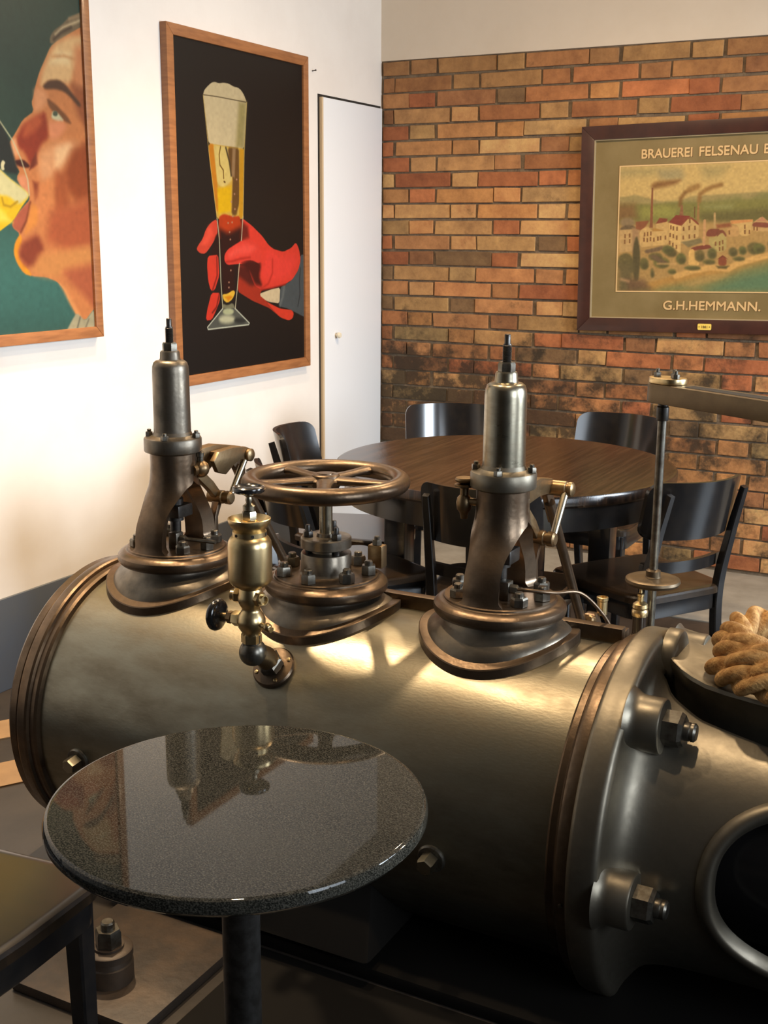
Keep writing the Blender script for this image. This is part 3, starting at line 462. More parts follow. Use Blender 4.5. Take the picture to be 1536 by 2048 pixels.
ART_BREWERY=[('p',[(136,695),(317,696),(301,667),(201,668),(138,661)],(150,144,100),30,0.8),('p',[(317,694),(423,694),(435,652),(365,640),(324,658)],(152,146,108),22,0.9),('p',[(501,697),(616,698),(581,658),(521,654)],(150,142,96),30,0.8),('p',[(142,578),(197,580),(226,588),(266,576),(352,557),(405,555),(474,580),(560,583),(687,590),(749,593),(785,589),(1206,592),(1220,434),(150,430)],(150,140,92),6,1),('p',[(352,555),(458,559),(545,558),(667,578),(706,561),(762,593),(1207,581),(1220,434),(360,430)],(118,122,74),14,1),('p',[(143,548),(276,547),(406,550),(545,552),(689,561),(787,564),(1209,553),(1223,410),(151,403)],(112,116,62),10,1),('p',[(255,530),(371,542),(407,529),(409,491),(257,491)],(134,140,70),18,1),('p',[(520,541),(648,545),(641,524),(530,529)],(128,136,84),16,1),('p',[(143,548),(226,547),(238,491),(147,473)],(116,82,54),22,0.8),('p',[(509,507),(775,527),(1212,521),(1217,466),(526,457)],(86,88,52),16,1),('p',[(148,465),(525,474),(1217,466),(1242,199),(163,170)],(170,138,84),16,1),('p',[(163,170),(309,216),(424,249),(537,281),(598,287),(666,301),(789,349),(1226,378),(1242,199)],(176,134,70),8,1),('p',[(365,195),(480,220),(626,249),(709,284),(806,315),(1228,354),(1242,199),(320,174)],(108,122,80),26,1),('p',[(544,180),(628,219),(712,250),(809,274),(1232,314),(1242,199)],(74,118,92),30,1),('p',[(454,206),(540,247),(647,258),(606,235),(499,198)],(176,148,90),18,0.8),('s',[(425,245),(494,268),(572,284),(646,279),(678,301),(749,323),(804,338),(1148,377)],(214,170,100),24,6,1),('p',[(294,628),(311,639),(356,644),(426,648),(401,629),(348,617),(300,609)],(116,78,44),12,0.9),('s',[(424,542),(426,571),(443,595),(464,605),(493,619)],(112,78,42),16,8,0.85),('s',[(463,609),(493,617)],(150,116,66),26,12,0.8),('s',[(504,558),(506,586),(529,604),(558,616),(592,624)],(128,92,50),17,8,0.85),('p',[(297,615),(304,615),(311,448),(297,448)],(122,74,52),1.5,1),('p',[(428,542),(436,542),(442,491),(422,491)],(126,84,62),2,1),('p',[(498,550),(505,550),(511,474),(498,474)],(142,108,66),2,1),('s',[(487,533),(489,491)],(94,70,44),5,1,1),('s',[(573,507),(577,444)],(176,148,100),9,2,1),('p',[(231,469),(228,460),(219,452),(207,448),(192,448),(179,452),(170,460),(166,469),(169,479),(177,486),(190,490),(204,490),(217,486),(227,479)],(128,112,86),8,1),('p',[(167,447),(194,460),(231,456),(241,439),(168,434)],(92,80,62),5,1),('p',[(163,438),(250,443),(260,351),(168,341)],(192,160,108),4,1),('p',[(220,447),(250,447),(256,342),(226,342)],(158,126,92),8,1),('p',[(235,473),(294,478),(269,434),(237,443)],(126,72,50),4,1),('p',[(253,434),(286,456),(310,435),(359,435),(381,439),(385,379),(259,364)],(206,172,110),3,1),('p',[(309,445),(350,448),(359,435),(310,432)],(166,124,64),3,1),('p',[(324,465),(338,489),(374,486),(367,463)],(112,50,42),3,1),('p',[(324,464),(375,474),(382,431),(327,445)],(200,166,106),3,1),('p',[(379,471),(409,501),(471,497),(429,456)],(116,44,42),2,1),('p',[(434,456),(471,497),(509,465),(512,405),(434,379)],(196,166,108),2,1),('p',[(471,497),(508,469),(509,457),(467,491),(434,454),(429,460)],(120,56,44),2,1),('p',[(379,469),(434,456),(439,340),(388,370)],(214,180,114),2,1),('p',[(438,388),(520,405),(530,388),(470,367)],(112,106,76),5,1),('p',[(479,362),(501,371),(557,380),(575,365),(502,352)],(110,52,46),3,1),('p',[(473,354),(495,362),(504,315),(520,307),(521,290),(475,289)],(220,178,104),3,1),('p',[(502,352),(571,363),(574,321),(504,315)],(160,134,90),4,1),('p',[(541,423),(552,444),(604,444),(589,414),(546,412)],(110,56,48),3,1),('p',[(555,410),(577,406),(609,434),(628,415),(632,355),(594,346),(557,380)],(172,158,98),3,1),('p',[(596,440),(613,440),(629,419),(626,410),(609,431),(585,408)],(112,60,48),3,1),('s',[(533,478),(536,380)],(196,150,104),11,2,1),('p',[(626,440),(637,457),(676,457),(683,415),(632,410)],(190,150,96),4,1),('p',[(640,478),(731,482),(732,457),(725,417),(683,415),(676,457),(641,467)],(206,172,108),3,1),('p',[(640,478),(731,483),(733,474),(645,464)],(206,140,84),3,1),('p',[(730,457),(737,474),(769,496),(794,474),(861,474),(865,432),(732,436)],(198,162,106),3,1),('p',[(730,461),(738,472),(794,470),(822,457),(798,449),(735,453)],(118,60,52),3,1),('p',[(746,476),(769,494),(792,474)],(186,130,100),3,1),('p',[(582,461),(641,469),(646,453),(587,446)],(132,76,52),6,1),('p',[(386,458),(393,459),(394,441),(387,441)],(122,84,52),1.2,1),('p',[(397,454),(404,455),(405,437),(398,437)],(122,84,52),1.2,1),('p',[(413,452),(420,453),(421,435),(414,435)],(122,84,52),1.2,1),('p',[(385,426),(392,427),(393,409),(386,409)],(122,84,52),1.2,1),('p',[(399,422),(406,422),(407,405),(400,405)],(122,84,52),1.2,1),('p',[(414,416),(421,416),(422,398),(415,398)],(122,84,52),1.2,1),('p',[(385,394),(392,394),(393,377),(386,377)],(122,84,52),1.2,1),('p',[(399,385),(406,386),(407,368),(400,368)],(122,84,52),1.2,1),('p',[(415,377),(422,377),(423,360),(416,360)],(122,84,52),1.2,1),('p',[(441,452),(448,453),(450,435),(442,435)],(122,84,52),1.2,1),('p',[(465,456),(472,457),(473,439),(466,439)],(122,84,52),1.2,1),('p',[(489,457),(496,457),(498,440),(491,439)],(122,84,52),1.2,1),('p',[(442,416),(449,416),(451,399),(443,399)],(122,84,52),1.2,1),('p',[(468,420),(475,421),(476,403),(469,403)],(122,84,52),1.2,1),('p',[(490,422),(497,423),(498,405),(491,405)],(122,84,52),1.2,1),('p',[(466,484),(473,485),(474,467),(467,467)],(122,84,52),1.2,1),('p',[(273,428),(280,428),(281,411),(273,410)],(122,84,52),1.2,1),('p',[(286,430),(293,431),(294,413),(287,413)],(122,84,52),1.2,1),('p',[(300,432),(307,433),(308,415),(301,415)],(122,84,52),1.2,1),('p',[(271,406),(279,407),(280,389),(272,389)],(122,84,52),1.2,1),('p',[(286,404),(293,404),(294,387),(287,387)],(122,84,52),1.2,1),('p',[(300,408),(307,409),(308,391),(301,391)],(122,84,52),1.2,1),('p',[(315,406),(322,407),(323,389),(316,389)],(122,84,52),1.2,1),('p',[(332,411),(340,411),(341,394),(333,393)],(122,84,52),1.2,1),('p',[(344,413),(351,414),(352,396),(345,396)],(122,84,52),1.2,1),('p',[(365,415),(372,416),(373,398),(366,398)],(122,84,52),1.2,1),('p',[(186,421),(193,421),(194,403),(187,403)],(122,84,52),1.2,1),('p',[(206,423),(214,424),(215,406),(207,406)],(122,84,52),1.2,1),('p',[(186,397),(193,397),(194,379),(187,379)],(122,84,52),1.2,1),('p',[(208,399),(215,400),(216,382),(209,382)],(122,84,52),1.2,1),('p',[(598,393),(605,394),(606,376),(599,376)],(122,84,52),1.2,1),('p',[(610,398),(617,398),(618,381),(612,381)],(122,84,52),1.2,1),('p',[(599,370),(606,370),(607,353),(601,353)],(122,84,52),1.2,1),('p',[(612,372),(619,373),(620,355),(613,355)],(122,84,52),1.2,1),('p',[(581,391),(588,392),(589,374),(582,374)],(122,84,52),1.2,1),('p',[(697,461),(704,462),(705,444),(699,444)],(122,84,52),1.2,1),('p',[(718,440),(724,441),(726,424),(719,424)],(122,84,52),1.2,1),('p',[(635,438),(642,438),(643,421),(637,421)],(122,84,52),1.2,1),('p',[(699,440),(706,441),(707,423),(700,423)],(122,84,52),1.2,1),('p',[(736,455),(742,455),(743,438),(737,438)],(122,84,52),1.2,1),('p',[(748,454),(755,454),(756,437),(749,437)],(122,84,52),1.2,1),('p',[(302,295),(301,283),(295,274),(287,269),(278,269),(270,274),(263,283),(261,294),(262,306),(267,315),(275,320),(285,320),(293,315),(299,306)],(83,87,52),7,0.92),('p',[(300,286),(299,280),(296,275),(290,272),(284,272),(278,275),(273,279),(272,285),(273,291),(276,295),(282,298),(289,298),(294,296),(299,291)],(58,62,42),9,0.75),('p',[(464,319),(463,309),(457,300),(449,296),(439,295),(430,300),(423,308),(420,318),(422,329),(427,337),(436,342),(446,342),(455,337),(462,329)],(79,90,52),7,0.92),('p',[(463,311),(461,306),(457,301),(451,299),(444,299),(438,301),(434,305),(432,310),(433,315),(437,320),(443,322),(450,322),(456,320),(461,316)],(58,62,42),9,0.75),('p',[(423,344),(421,336),(414,329),(403,325),(391,325),(380,329),(372,335),(369,344),(371,352),(378,359),(389,363),(401,363),(412,360),(420,353)],(91,82,52),7,0.92),('p',[(421,338),(419,333),(414,330),(407,328),(398,328),(391,330),(385,333),(383,337),(385,341),(390,345),(397,347),(405,347),(413,345),(418,342)],(58,62,42),9,0.75),('p',[(679,350),(678,341),(673,335),(666,331),(657,331),(649,334),(643,341),(641,349),(642,357),(647,364),(654,368),(663,368),(671,364),(677,358)],(78,80,52),7,0.92),('p',[(678,343),(677,339),(673,335),(668,333),(662,333),(656,335),(652,338),(651,343),(652,347),(655,350),(661,352),(667,352),(672,350),(676,347)],(58,62,42),9,0.75),('p',[(715,356),(714,349),(710,342),(704,339),(697,339),(690,342),(685,348),(683,356),(684,364),(688,370),(694,373),(701,373),(708,370),(713,364)],(76,90,52),7,0.92),('p',[(714,350),(713,346),(710,343),(706,341),(701,341),(696,343),(693,346),(691,350),(692,354),(695,357),(700,359),(705,359),(709,357),(713,354)],(58,62,42),9,0.75),('p',[(543,333),(541,322),(536,313),(527,308),(517,308),(508,312),(502,321),(499,332),(500,344),(506,353),(514,358),(524,358),(533,353),(540,344)],(93,87,52),7,0.92),('p',[(541,324),(540,318),(536,314),(530,311),(523,311),(517,314),(512,318),(510,324),(512,329),(515,334),(521,336),(528,336),(535,334),(539,330)],(58,62,42),9,0.75),('p',[(592,342),(591,332),(586,324),(578,319),(570,319),(561,323),(555,332),(553,342),(554,352),(559,360),(566,365),(575,365),(583,360),(589,352)],(77,85,52),7,0.92),('p',[(590,334),(589,329),(586,325),(581,322),(575,322),(569,324),(565,329),(563,334),(564,339),(568,343),(573,345),(579,345),(585,343),(589,339)],(58,62,42),9,0.75),('p',[(394,301),(391,290),(382,282),(368,277),(352,277),(337,281),(326,289),(322,300),(325,310),(335,319),(349,323),(365,324),(380,319),(390,311)],(92,95,52),7,0.92),('p',[(391,292),(389,287),(382,283),(372,280),(361,280),(351,282),(344,286),(341,291),(343,297),(350,301),(360,303),(371,304),(381,301),(388,297)],(58,62,42),9,0.75),('p',[(361,326),(359,319),(350,313),(338,309),(324,309),(311,312),(301,318),(298,325),(301,333),(309,339),(322,343),(336,343),(349,340),(358,334)],(87,86,52),7,0.92),('p',[(358,320),(357,316),(351,313),(342,311),(332,311),(323,313),(317,316),(314,320),(316,323),(322,326),(331,328),(341,328),(350,327),(356,324)],(58,62,42),9,0.75),('p',[(235,298),(233,280),(223,265),(209,257),(192,256),(177,264),(166,279),(161,297),(164,315),(173,330),(188,338),(204,339),(220,331),(231,316)],(81,81,52),7,0.92),('p',[(232,283),(230,274),(224,267),(213,263),(202,262),(191,266),(184,273),(180,283),(183,292),(189,299),(200,303),(211,304),(222,300),(229,292)],(58,62,42),9,0.75),('p',[(250,281),(248,269),(241,260),(230,254),(218,254),(206,259),(198,268),(195,280),(197,291),(204,301),(215,306),(227,306),(239,301),(247,292)],(84,84,52),7,0.92),('p',[(248,271),(246,266),(241,261),(233,258),(225,258),(217,260),(211,265),(209,271),(211,277),(216,281),(223,284),(232,284),(240,282),(246,277)],(58,62,42),9,0.75),('p',[(409,357),(407,350),(399,344),(389,340),(377,340),(366,343),(358,349),(355,357),(357,364),(364,370),(375,374),(387,374),(398,371),(406,365)],(76,86,52),7,0.92),('p',[(406,351),(405,347),(400,344),(392,343),(384,342),(376,344),(371,347),(369,351),(370,355),(375,358),(383,359),(391,359),(399,358),(404,355)],(58,62,42),9,0.75),('p',[(775,365),(773,354),(765,346),(754,341),(741,340),(729,345),(720,354),(716,365),(718,376),(726,385),(737,390),(750,390),(762,385),(771,376)],(84,84,52),7,0.92),('p',[(773,357),(771,351),(766,347),(758,344),(748,344),(740,346),(734,351),(732,356),(733,362),(739,366),(747,369),(756,369),(764,366),(770,362)],(58,62,42),9,0.75),('p',[(711,323),(709,318),(702,315),(692,313),(680,313),(670,315),(663,318),(660,322),(662,326),(669,329),(679,331),(690,331),(701,330),(708,327)],(81,87,52),7,0.92),('p',[(708,319),(707,317),(702,316),(695,314),(687,314),(680,315),(675,317),(673,319),(674,321),(679,322),(686,323),(694,324),(702,323),(707,321)],(58,62,42),9,0.75),('p',[(588,308),(585,303),(578,299),(568,297),(557,297),(546,299),(538,303),(536,307),(538,312),(545,316),(555,318),(567,318),(577,316),(585,313)],(85,89,52),7,0.92),('p',[(585,304),(584,302),(579,300),(572,299),(563,299),(556,300),(551,301),(549,304),(551,306),(555,308),(563,309),(571,309),(578,308),(583,306)],(58,62,42),9,0.75),('p',[(528,281),(525,277),(516,274),(502,271),(486,271),(472,273),(462,276),(458,280),(461,284),(471,288),(485,290),(501,290),(515,288),(525,285)],(78,88,52),7,0.92),('p',[(525,278),(523,276),(516,274),(506,273),(495,273),(485,273),(478,275),(476,277),(478,279),(485,281),(495,282),(506,282),(516,281),(523,280)],(58,62,42),9,0.75),('p',[(423,264),(422,259),(417,255),(410,253),(402,253),(395,255),(390,259),(388,263),(389,268),(394,272),(401,274),(409,274),(416,273),(421,269)],(88,94,52),7,0.92),('p',[(422,260),(421,258),(417,256),(412,255),(407,255),(402,256),(398,257),(397,260),(398,262),(401,264),(406,265),(412,265),(417,264),(420,263)],(58,62,42),9,0.75),('p',[(328,256),(328,247),(326,240),(323,236),(319,236),(316,240),(313,247),(312,255),(312,264),(314,271),(317,275),(321,275),(324,271),(327,264)],(83,83,52),7,0.92),('p',[(328,249),(328,244),(326,241),(324,239),(321,239),(319,241),(317,244),(316,249),(317,253),(318,256),(320,258),(323,258),(325,256),(327,253)],(58,62,42),9,0.75),('p',[(791,366),(790,356),(783,349),(774,345),(762,345),(752,349),(745,356),(741,365),(743,374),(750,381),(759,386),(771,386),(781,382),(788,375)],(83,93,52),7,0.92),('p',[(790,358),(788,354),(784,350),(777,348),(769,348),(762,350),(757,353),(754,358),(756,362),(760,366),(767,368),(775,368),(782,366),(787,363)],(58,62,42),9,0.75),('p',[(856,383),(854,372),(847,363),(836,358),(823,358),(811,363),(802,371),(799,382),(801,393),(808,402),(819,407),(832,407),(844,402),(853,394)],(84,80,52),7,0.92),('p',[(854,374),(853,369),(847,364),(839,362),(830,362),(822,364),(816,368),(814,374),(815,379),(821,384),(828,386),(837,386),(846,384),(852,379)],(58,62,42),9,0.75),('p',[(278,352),(332,365),(363,374),(355,352),(288,338)],(100,84,66),5,1),('p',[(302,330),(329,335),(385,301),(350,296)],(92,78,62),6,1),('p',[(236,404),(245,412),(259,360),(264,299),(260,219),(241,219),(228,298),(229,364)],(66,66,46),6,1),('p',[(168,297),(226,298),(240,218),(310,194),(329,174),(170,170)],(88,84,58),22,1),('p',[(202,227),(285,228),(310,194),(219,178)],(96,72,56),18,0.8),('p',[(600,321),(618,334),(636,321),(636,292),(604,291)],(122,60,44),4,1),('p',[(598,319),(618,336),(641,319),(619,328)],(96,44,36),3,1),('p',[(593,291),(649,292),(637,279),(603,280)],(80,74,46),6,1),('s',[(341,295),(421,297)],(202,164,106),8,6,0.7),('s',[(183,226),(216,218)],(190,150,110),12,8,0.7)]
# poster with beer glass and red glove
gp = thing('framed_poster', 'tall framed poster of red glove holding slim beer glass on black', 'poster', (XW, 3.594, .892))
gp.rotation_euler = (0, 0, pi / 2)
GW, GH = .957, 1.297
frame_rails(gp, GW, GH, .040, .030, 'frame_oak')
obj('poster_print', paint(36, GW * 1000 - 36, 36, GH * 1000 - 36, 2.1, (25, 21, 19), [(l[0], [(u + 6, v) for u, v in l[1]]) + tuple(l[2:]) for l in unshear(ART_GLOVE, .023, 648)], local(.021), .02, 1, .62), 'paint_print', gp)
MB().box(.03, GW - .03, -.019, -.004, .03, GH - .03).build('backing_board', 'dark_gap', gp)
# poster with a drinking man's face
fp = thing('framed_poster', 'framed poster of upturned man\'s face drinking beer, green ground', 'poster', (XW, 2.30, 1.113))
fp.rotation_euler = (0, 0, pi / 2)
FW, FH = .897, 1.30
frame_rails(fp, FW, FH, .036, .030, 'frame_oak')
obj('poster_print', paint(32, FW * 1000 - 32, 32, FH * 1000 - 32, 2.1, (44, 66, 56), unshear(ART_FACE, .006, 500), local(.021), .022, 2, .66), 'paint_print', fp)
MB().box(.03, FW - .03, -.019, -.004, .03, FH - .03).build('backing_board', 'dark_gap', fp)
# brewery picture on the brick wall
bp_ = thing('framed_picture', 'dark framed picture of brewery buildings with lettered green mount', 'picture', (-1.788, YW - .012, 1.046))
bp_.rotation_euler = (0, -radians(1.02), 0)
BW, BH = 1.16, .880
frame_rails(bp_, BW, BH, .058, .034, 'frame_mahogany')
for q in (('h', .058), ('h', BH - .062), ('v', .058), ('v', BW - .062)):
    mb = MB()
    if q[0] == 'h': mb.box(.058, BW - .058, -.028, -.016, q[1], q[1] + .004)
    else: mb.box(q[1], q[1] + .004, -.028, -.016, .062, BH - .062)
    mb.build('gilt_slip', 'gilt_lip', bp_)
MB().box(.05, BW - .05, -.016, -.003, .05, BH - .05).build('mount', 'mat_green', bp_)
aged = lambda c: tuple(a * .78 + b * .22 for a, b in zip(c, (176, 136, 84)))
rotart = [((l[0], [(u + .0178 * v + 8, v - .0178 * u + 4) for u, v in l[1]], aged(l[2])) + tuple(l[3:])) for l in ART_BREWERY]
U0, U1, V0, V1 = 176, 984, 177, 705
obj('picture_print', paint(U0, U1, V0, V1, 1.5, (198, 168, 106), rotart, local(.0175), .03, 3, .9), 'paint_print', bp_)
mb = MB()
for u0, u1, v0, v1 in ((U0 - 5, U1 + 5, V0 - 5, V0), (U0 - 5, U1 + 5, V1, V1 + 5), (U0 - 5, U0, V0, V1), (U1, U1 + 5, V0, V1)): mb.box(u0 / 1000, u1 / 1000, -.0185, -.015, v0 / 1000, v1 / 1000)
mb.build('white_line', 'letter_cream', bp_)
def lettering(name, txt, size, u, v, w, m, parent, width, bold=.0, align='LEFT'):
    c = bpy.data.curves.new(name, 'FONT'); c.body = txt; c.size = size; c.extrude = .0004; c.offset = bold; c.align_x = align
    t = bpy.data.objects.new(name, c); COL.objects.link(t)
    bpy.context.view_layer.update()
    me = bpy.data.meshes.new_from_object(t.evaluated_get(bpy.context.evaluated_depsgraph_get()))
    bpy.data.objects.remove(t); me.materials.clear()
    xs = [q.co.x for q in me.vertices]; k = width / (max(xs) - min(xs)); x0 = min(xs)
    for q in me.vertices: q.co = (u + (q.co.x - x0) * k, -w - q.co.z, v + q.co.y)
    return obj(name, me, m, parent)
for du, dv_, w_, m in ((.004, -.003, .0162, 'letter_shadow'), (0, 0, .0170, 'letter_cream'), (.0020, .0010, .0174, 'letter_cream'), (.0012, -.0012, .0178, 'letter_cream')):
    for txt, u_, wd in (('BRAUEREI', .266, .216), ('FELSENAU', .513, .238), ('BERN', .778, .118)):
        lettering('lettering', txt, .054, u_ + du, .737 + dv_, w_, m, bp_, wd)
    lettering('lettering', 'G.H.HEMMANN.', .054, .386 + du, .098 + dv_, w_, m, bp_, .412)
pq = MB().add([(x + .574, -.0345 - d, y + .028) for d in (0, .003) for x, y in rrect(-.029, .029, -.013, .013, .005)],
              [tuple(range(24))[::-1], tuple(range(24, 48))] + [(i, (i + 1) % 24, 24 + (i + 1) % 24, 24 + i) for i in range(24)]).build('plaque', 'plaque_brass', bp_, 'small brass plaque')
lettering('numerals', '1881', .015, .574 - .0125, .028 - .0055, .0378, 'print_ink', pq, .025, .0002)
for s in (-1, 1): MB().lathe([(.0022, 0), (.0022, .001), (0, .0015)], (.574 + s * .022, -.0375, .028), (0, -1, 0), 8).build('pin', 'print_ink', pq)

# ------------------------------------------------------------------ round dining table and its chairs
TX, TY, TR, TZ = -1.430, 3.522, .545, .75
t = thing('dining_table', 'large round dark wooden dining table ringed by black chairs', 'table', (TX, TY, 0))
MB().lathe([(0, .712), (TR - .03, .712), (TR - .006, .715), (TR, .722), (TR, .742), (TR - .004, .749), (TR - .010, TZ), (TR - .014, TZ), (TR - .1, TZ), (0, TZ)], seg=96).build('table_top', 'table_wood', t)
MB().lathe_closed([(TR - .055, .64), (TR - .030, .64), (TR - .030, .712), (TR - .055, .712)], (0, 0, 0), (0, 0, 1), 72).build('apron', 'black_wood', t, ang=40)
for k in range(4):
    a = radians(36 + 90 * k); x, y = .34 * cos(a), .34 * sin(a)
    MB().tube([(x, y, 0), (x, y, .35), (x, y, .70)], [.030, .036, .038], sect=[(1, 1), (-1, 1), (-1, -1), (1, -1)]).build('leg', 'black_wood', t, bevel=.004)

SQ = [(1, .8), (.8, 1), (-.8, 1), (-1, .8), (-1, -.8), (-.8, -1), (.8, -1), (1, -.8)]
def back_curve(s, y0, bow, half):     # s in -1..1
    return (half * s, y0 - bow * (1 - s * s))
def panel(y0, bow, half, z0, z1, th, rad, lean, n=28, m=20):
    mb = MB(); F = []; B = []
    zc = (z0 + z1) / 2; hz = (z1 - z0) / 2
    for j in range(m + 1):
        zt = -cos(pi * j / m); rf = []; rb = []
        zz = zt * hz
        inset = 0
        e = hz - abs(zz)
        if e < rad: inset = rad - sqrt(max(rad * rad - (rad - e) ** 2, 0))
        hw = half - inset
        for i in range(n + 1):
            s = -1 + 2 * i / n; x = hw * s; y = y0 - bow * (1 - (x / half) ** 2) - lean * (zz + hz)
            rf.append((x, y + th / 2, zc + zz)); rb.append((x, y - th / 2, zc + zz))
        F.append(rf); B.append(rb)
    mb.grid(F); mb.grid([r[::-1] for r in B])
    n1 = n + 1; tot = (m + 1) * n1
    ids = lambda j, i: j * n1 + i
    idb = lambda j, i: tot + j * n1 + (n - i)
    for j in range(m):
        for i in (0, n): mb.f.append((ids(j, i), ids(j + 1, i), idb(j + 1, i), idb(j, i)))
    for i in range(n):
        for j in (0, m): mb.f.append((ids(j, i), ids(j, i + 1), idb(j, i + 1), idb(j, i)))
    return mb
def seat_outline(g=0.):
    return [(x, y) for x, y in (arc((.150 - 0, .145), .055 + g, 0, pi / 2, 6) + [(0, .205 + g)] + arc((-.150, .145), .055 + g, pi / 2, pi, 6)
            + arc((-.105, -.120), .075 + g, pi * 1.02, 1.5 * pi, 6) + arc((.105, -.120), .075 + g, 1.5 * pi, 1.98 * pi, 6))]
def make_chair(label):
    t = thing('dining_chair', label, 'chair', group='black wooden chairs')
    mb = MB(); o = seat_outline()
    rings = [(0, .436), (.0, .452), (-.004, .4575), (-.012, .460), (-.020, .460)]
    rows = []
    for g, z in rings: rows.append([(x, y, z) for x, y in seat_outline(g)])
    n = len(o); mb.grid(rows, closed=True); mb.f.append(tuple(range(n))[::-1]); mb.f.append(tuple(4 * n + i for i in range(n)))
    mb.build('seat', 'seat_wood', t)
    mb = MB(); mb.prism(seat_outline(-.012), .385, .436); mb.build('seat_frame', 'black_wood', t, bevel=.003)
    for s in (-1, 1):
        MB().tube([(s * .168, .165, .0), (s * .168, .160, .22), (s * .168, .158, .43)], [.0125, .016, .0185], sect=SQ).build('leg', 'black_wood', t)
    for s in (-1, 1):
        p = smooth_path([(s * .138, -.245, 0), (s * .142, -.190, .25), (s * .144, -.176, .44), (s * .142, -.214, .62), (s * .138, -.258, .768)], 6)
        MB().tube(p, [.0125 + .003 * sin(pi * i / (len(p) - 1)) - .0035 * i / (len(p) - 1) for i in range(len(p))], sect=SQ).build('leg', 'black_wood', t)
    panel(-.166, .074, .172, .628, .800, .013, .036, .24).build('backrest', 'black_wood', t, ang=50)
    panel(-.160, .034, .146, .520, .556, .016, .006, .14).build('back_rail', 'black_wood', t, ang=50)
    return t
def copy_tree(o, parent=None):
    c = o.copy(); COL.objects.link(c)
    if parent is not None: c.parent = parent
    for ch in o.children: copy_tree(ch, c)
    return c
CHAIRS = [  # seat centre x, y, facing vector, label
    (-.945, 3.445, (-.84, .54), 'black wooden chair nearest the hanging disc, tucked at table right'),
    (-1.330, 4.170, (-.10, -1.0), 'black chair behind table, dull dark backrest under brewery picture'),
    (-1.880, 4.130, (.55, -.83), 'black chair behind table whose backrest shines silvery blue beside cupboard door'),
    (-2.010, 3.570, (.97, .26), 'black chair against white wall, its curled backrest left of door'),
    (-1.775, 3.100, (.45, .89), 'black chair half hidden behind the big handwheel'),
    (-1.285, 3.140, (-.12, .98), 'black chair with its back showing between handwheel and right valve'),
    (-1.385, 1.115, (1.0, .02), 'black chair with brown seat cut off beside granite table')]
proto = None
for x, y, d, lab in CHAIRS:
    if proto is None: proto = make_chair(lab); c = proto
    else: c = copy_tree(proto); c['label'] = lab
    c.location = (x, y, 0); c.rotation_euler = (0, 0, atan2(d[1], d[0]) - pi / 2)

# ------------------------------------------------------------------ granite bistro table
BT = (-.952, 1.340)
t = thing('bistro_table', 'small round polished black granite table on single post', 'table', (BT[0], BT[1], 0))
MB().lathe([(0, .612), (.268, .612), (.277, .616), (.2815, .622), (.2815, .632), (.2785, .638), (.274, .640), (.2725, .640), (.265, .640), (0, .640)], seg=128).build('table_top', 'granite', t, ang=30)
MB().lathe([(.029, .012), (.029, .60)], seg=28).build('post', 'dark_steel', t)
MB().lathe([(.21, 0), (.21, .006), (.19, .012), (.05, .022), (.03, .03)], seg=48).build('base', 'dark_steel', t)
MB().prism(rrect(-.10, .10, -.10, .10, .02), .600, .612).build('top_plate', 'dark_steel', t)

# ------------------------------------------------------------------ the steam engine
Y0, Z0, RB = 2.217, .327, .322
eng = thing('steam_engine', 'horizontal steam engine cylinder with valve columns, handwheel and brass fittings', 'steam engine', (-1.3, Y0, 0), world_parts=True)
X1 = (1, 0, 0)
def rad(phi, r, x): return Vector((x, Y0 - r * sin(phi), Z0 + r * cos(phi)))      # phi 0 = up, + = towards the viewer's side
def nrm(phi): return Vector((0, -sin(phi), cos(phi)))
barrel = MB().lathe([(RB - .03, -1.955), (RB, -1.955), (RB, -.66), (RB - .03, -.66)], (0, Y0, Z0), X1, 160).build('cylinder_barrel', 'barrel_steel', eng, ang=50)
MB().lathe([(.20, -1.99), (.330, -1.985), (.338, -1.975), (.338, -1.957), (.334, -1.953), (.343, -1.949), (.346, -1.943), (.346, -1.925), (.343, -1.920), (.336, -1.918), (.336, -1.905), (.332, -1.899), (RB - .004, -1.896)], (0, Y0, Z0), X1, 160).build('end_ring', 'brown_iron', barrel, ang=30)
MB().lathe([(RB - .004, -.668), (.328, -.664), (.331, -.660), (.331, -.648), (.334, -.645), (.345, -.640), (.348, -.634), (.348, -.618), (.345, -.613), (.30, -.612)], (0, Y0, Z0), X1, 160).build('end_ring', 'brown_iron', barrel, ang=30)
MB().box(-1.90, -.66, 2.292, 2.318, .60, .671).box(-1.90, -.66, 2.318, 2.345, .60, .660).build('rail', 'brown_iron', barrel, bevel=.002)
for x, ph in ((-1.787, 1.68), (-.897, 1.70)):
    n = nrm(ph); p = rad(ph, RB - .002, x)
    pl = MB().lathe([(.029, -.002), (.029, .005), (.026, .008), (.018, .008)], p, n, 28).build('plug', 'nut_steel', barrel)
    nut(pl, p + n * .008, .0185, .030, 'bright_steel', n, .4, .0, 'plug_head')
MB().lathe([(.004, -.002), (.004, .003), (0, .004)], rad(1.72, .349, -.626), nrm(1.72), 10).build('pin', 'nut_steel', barrel)

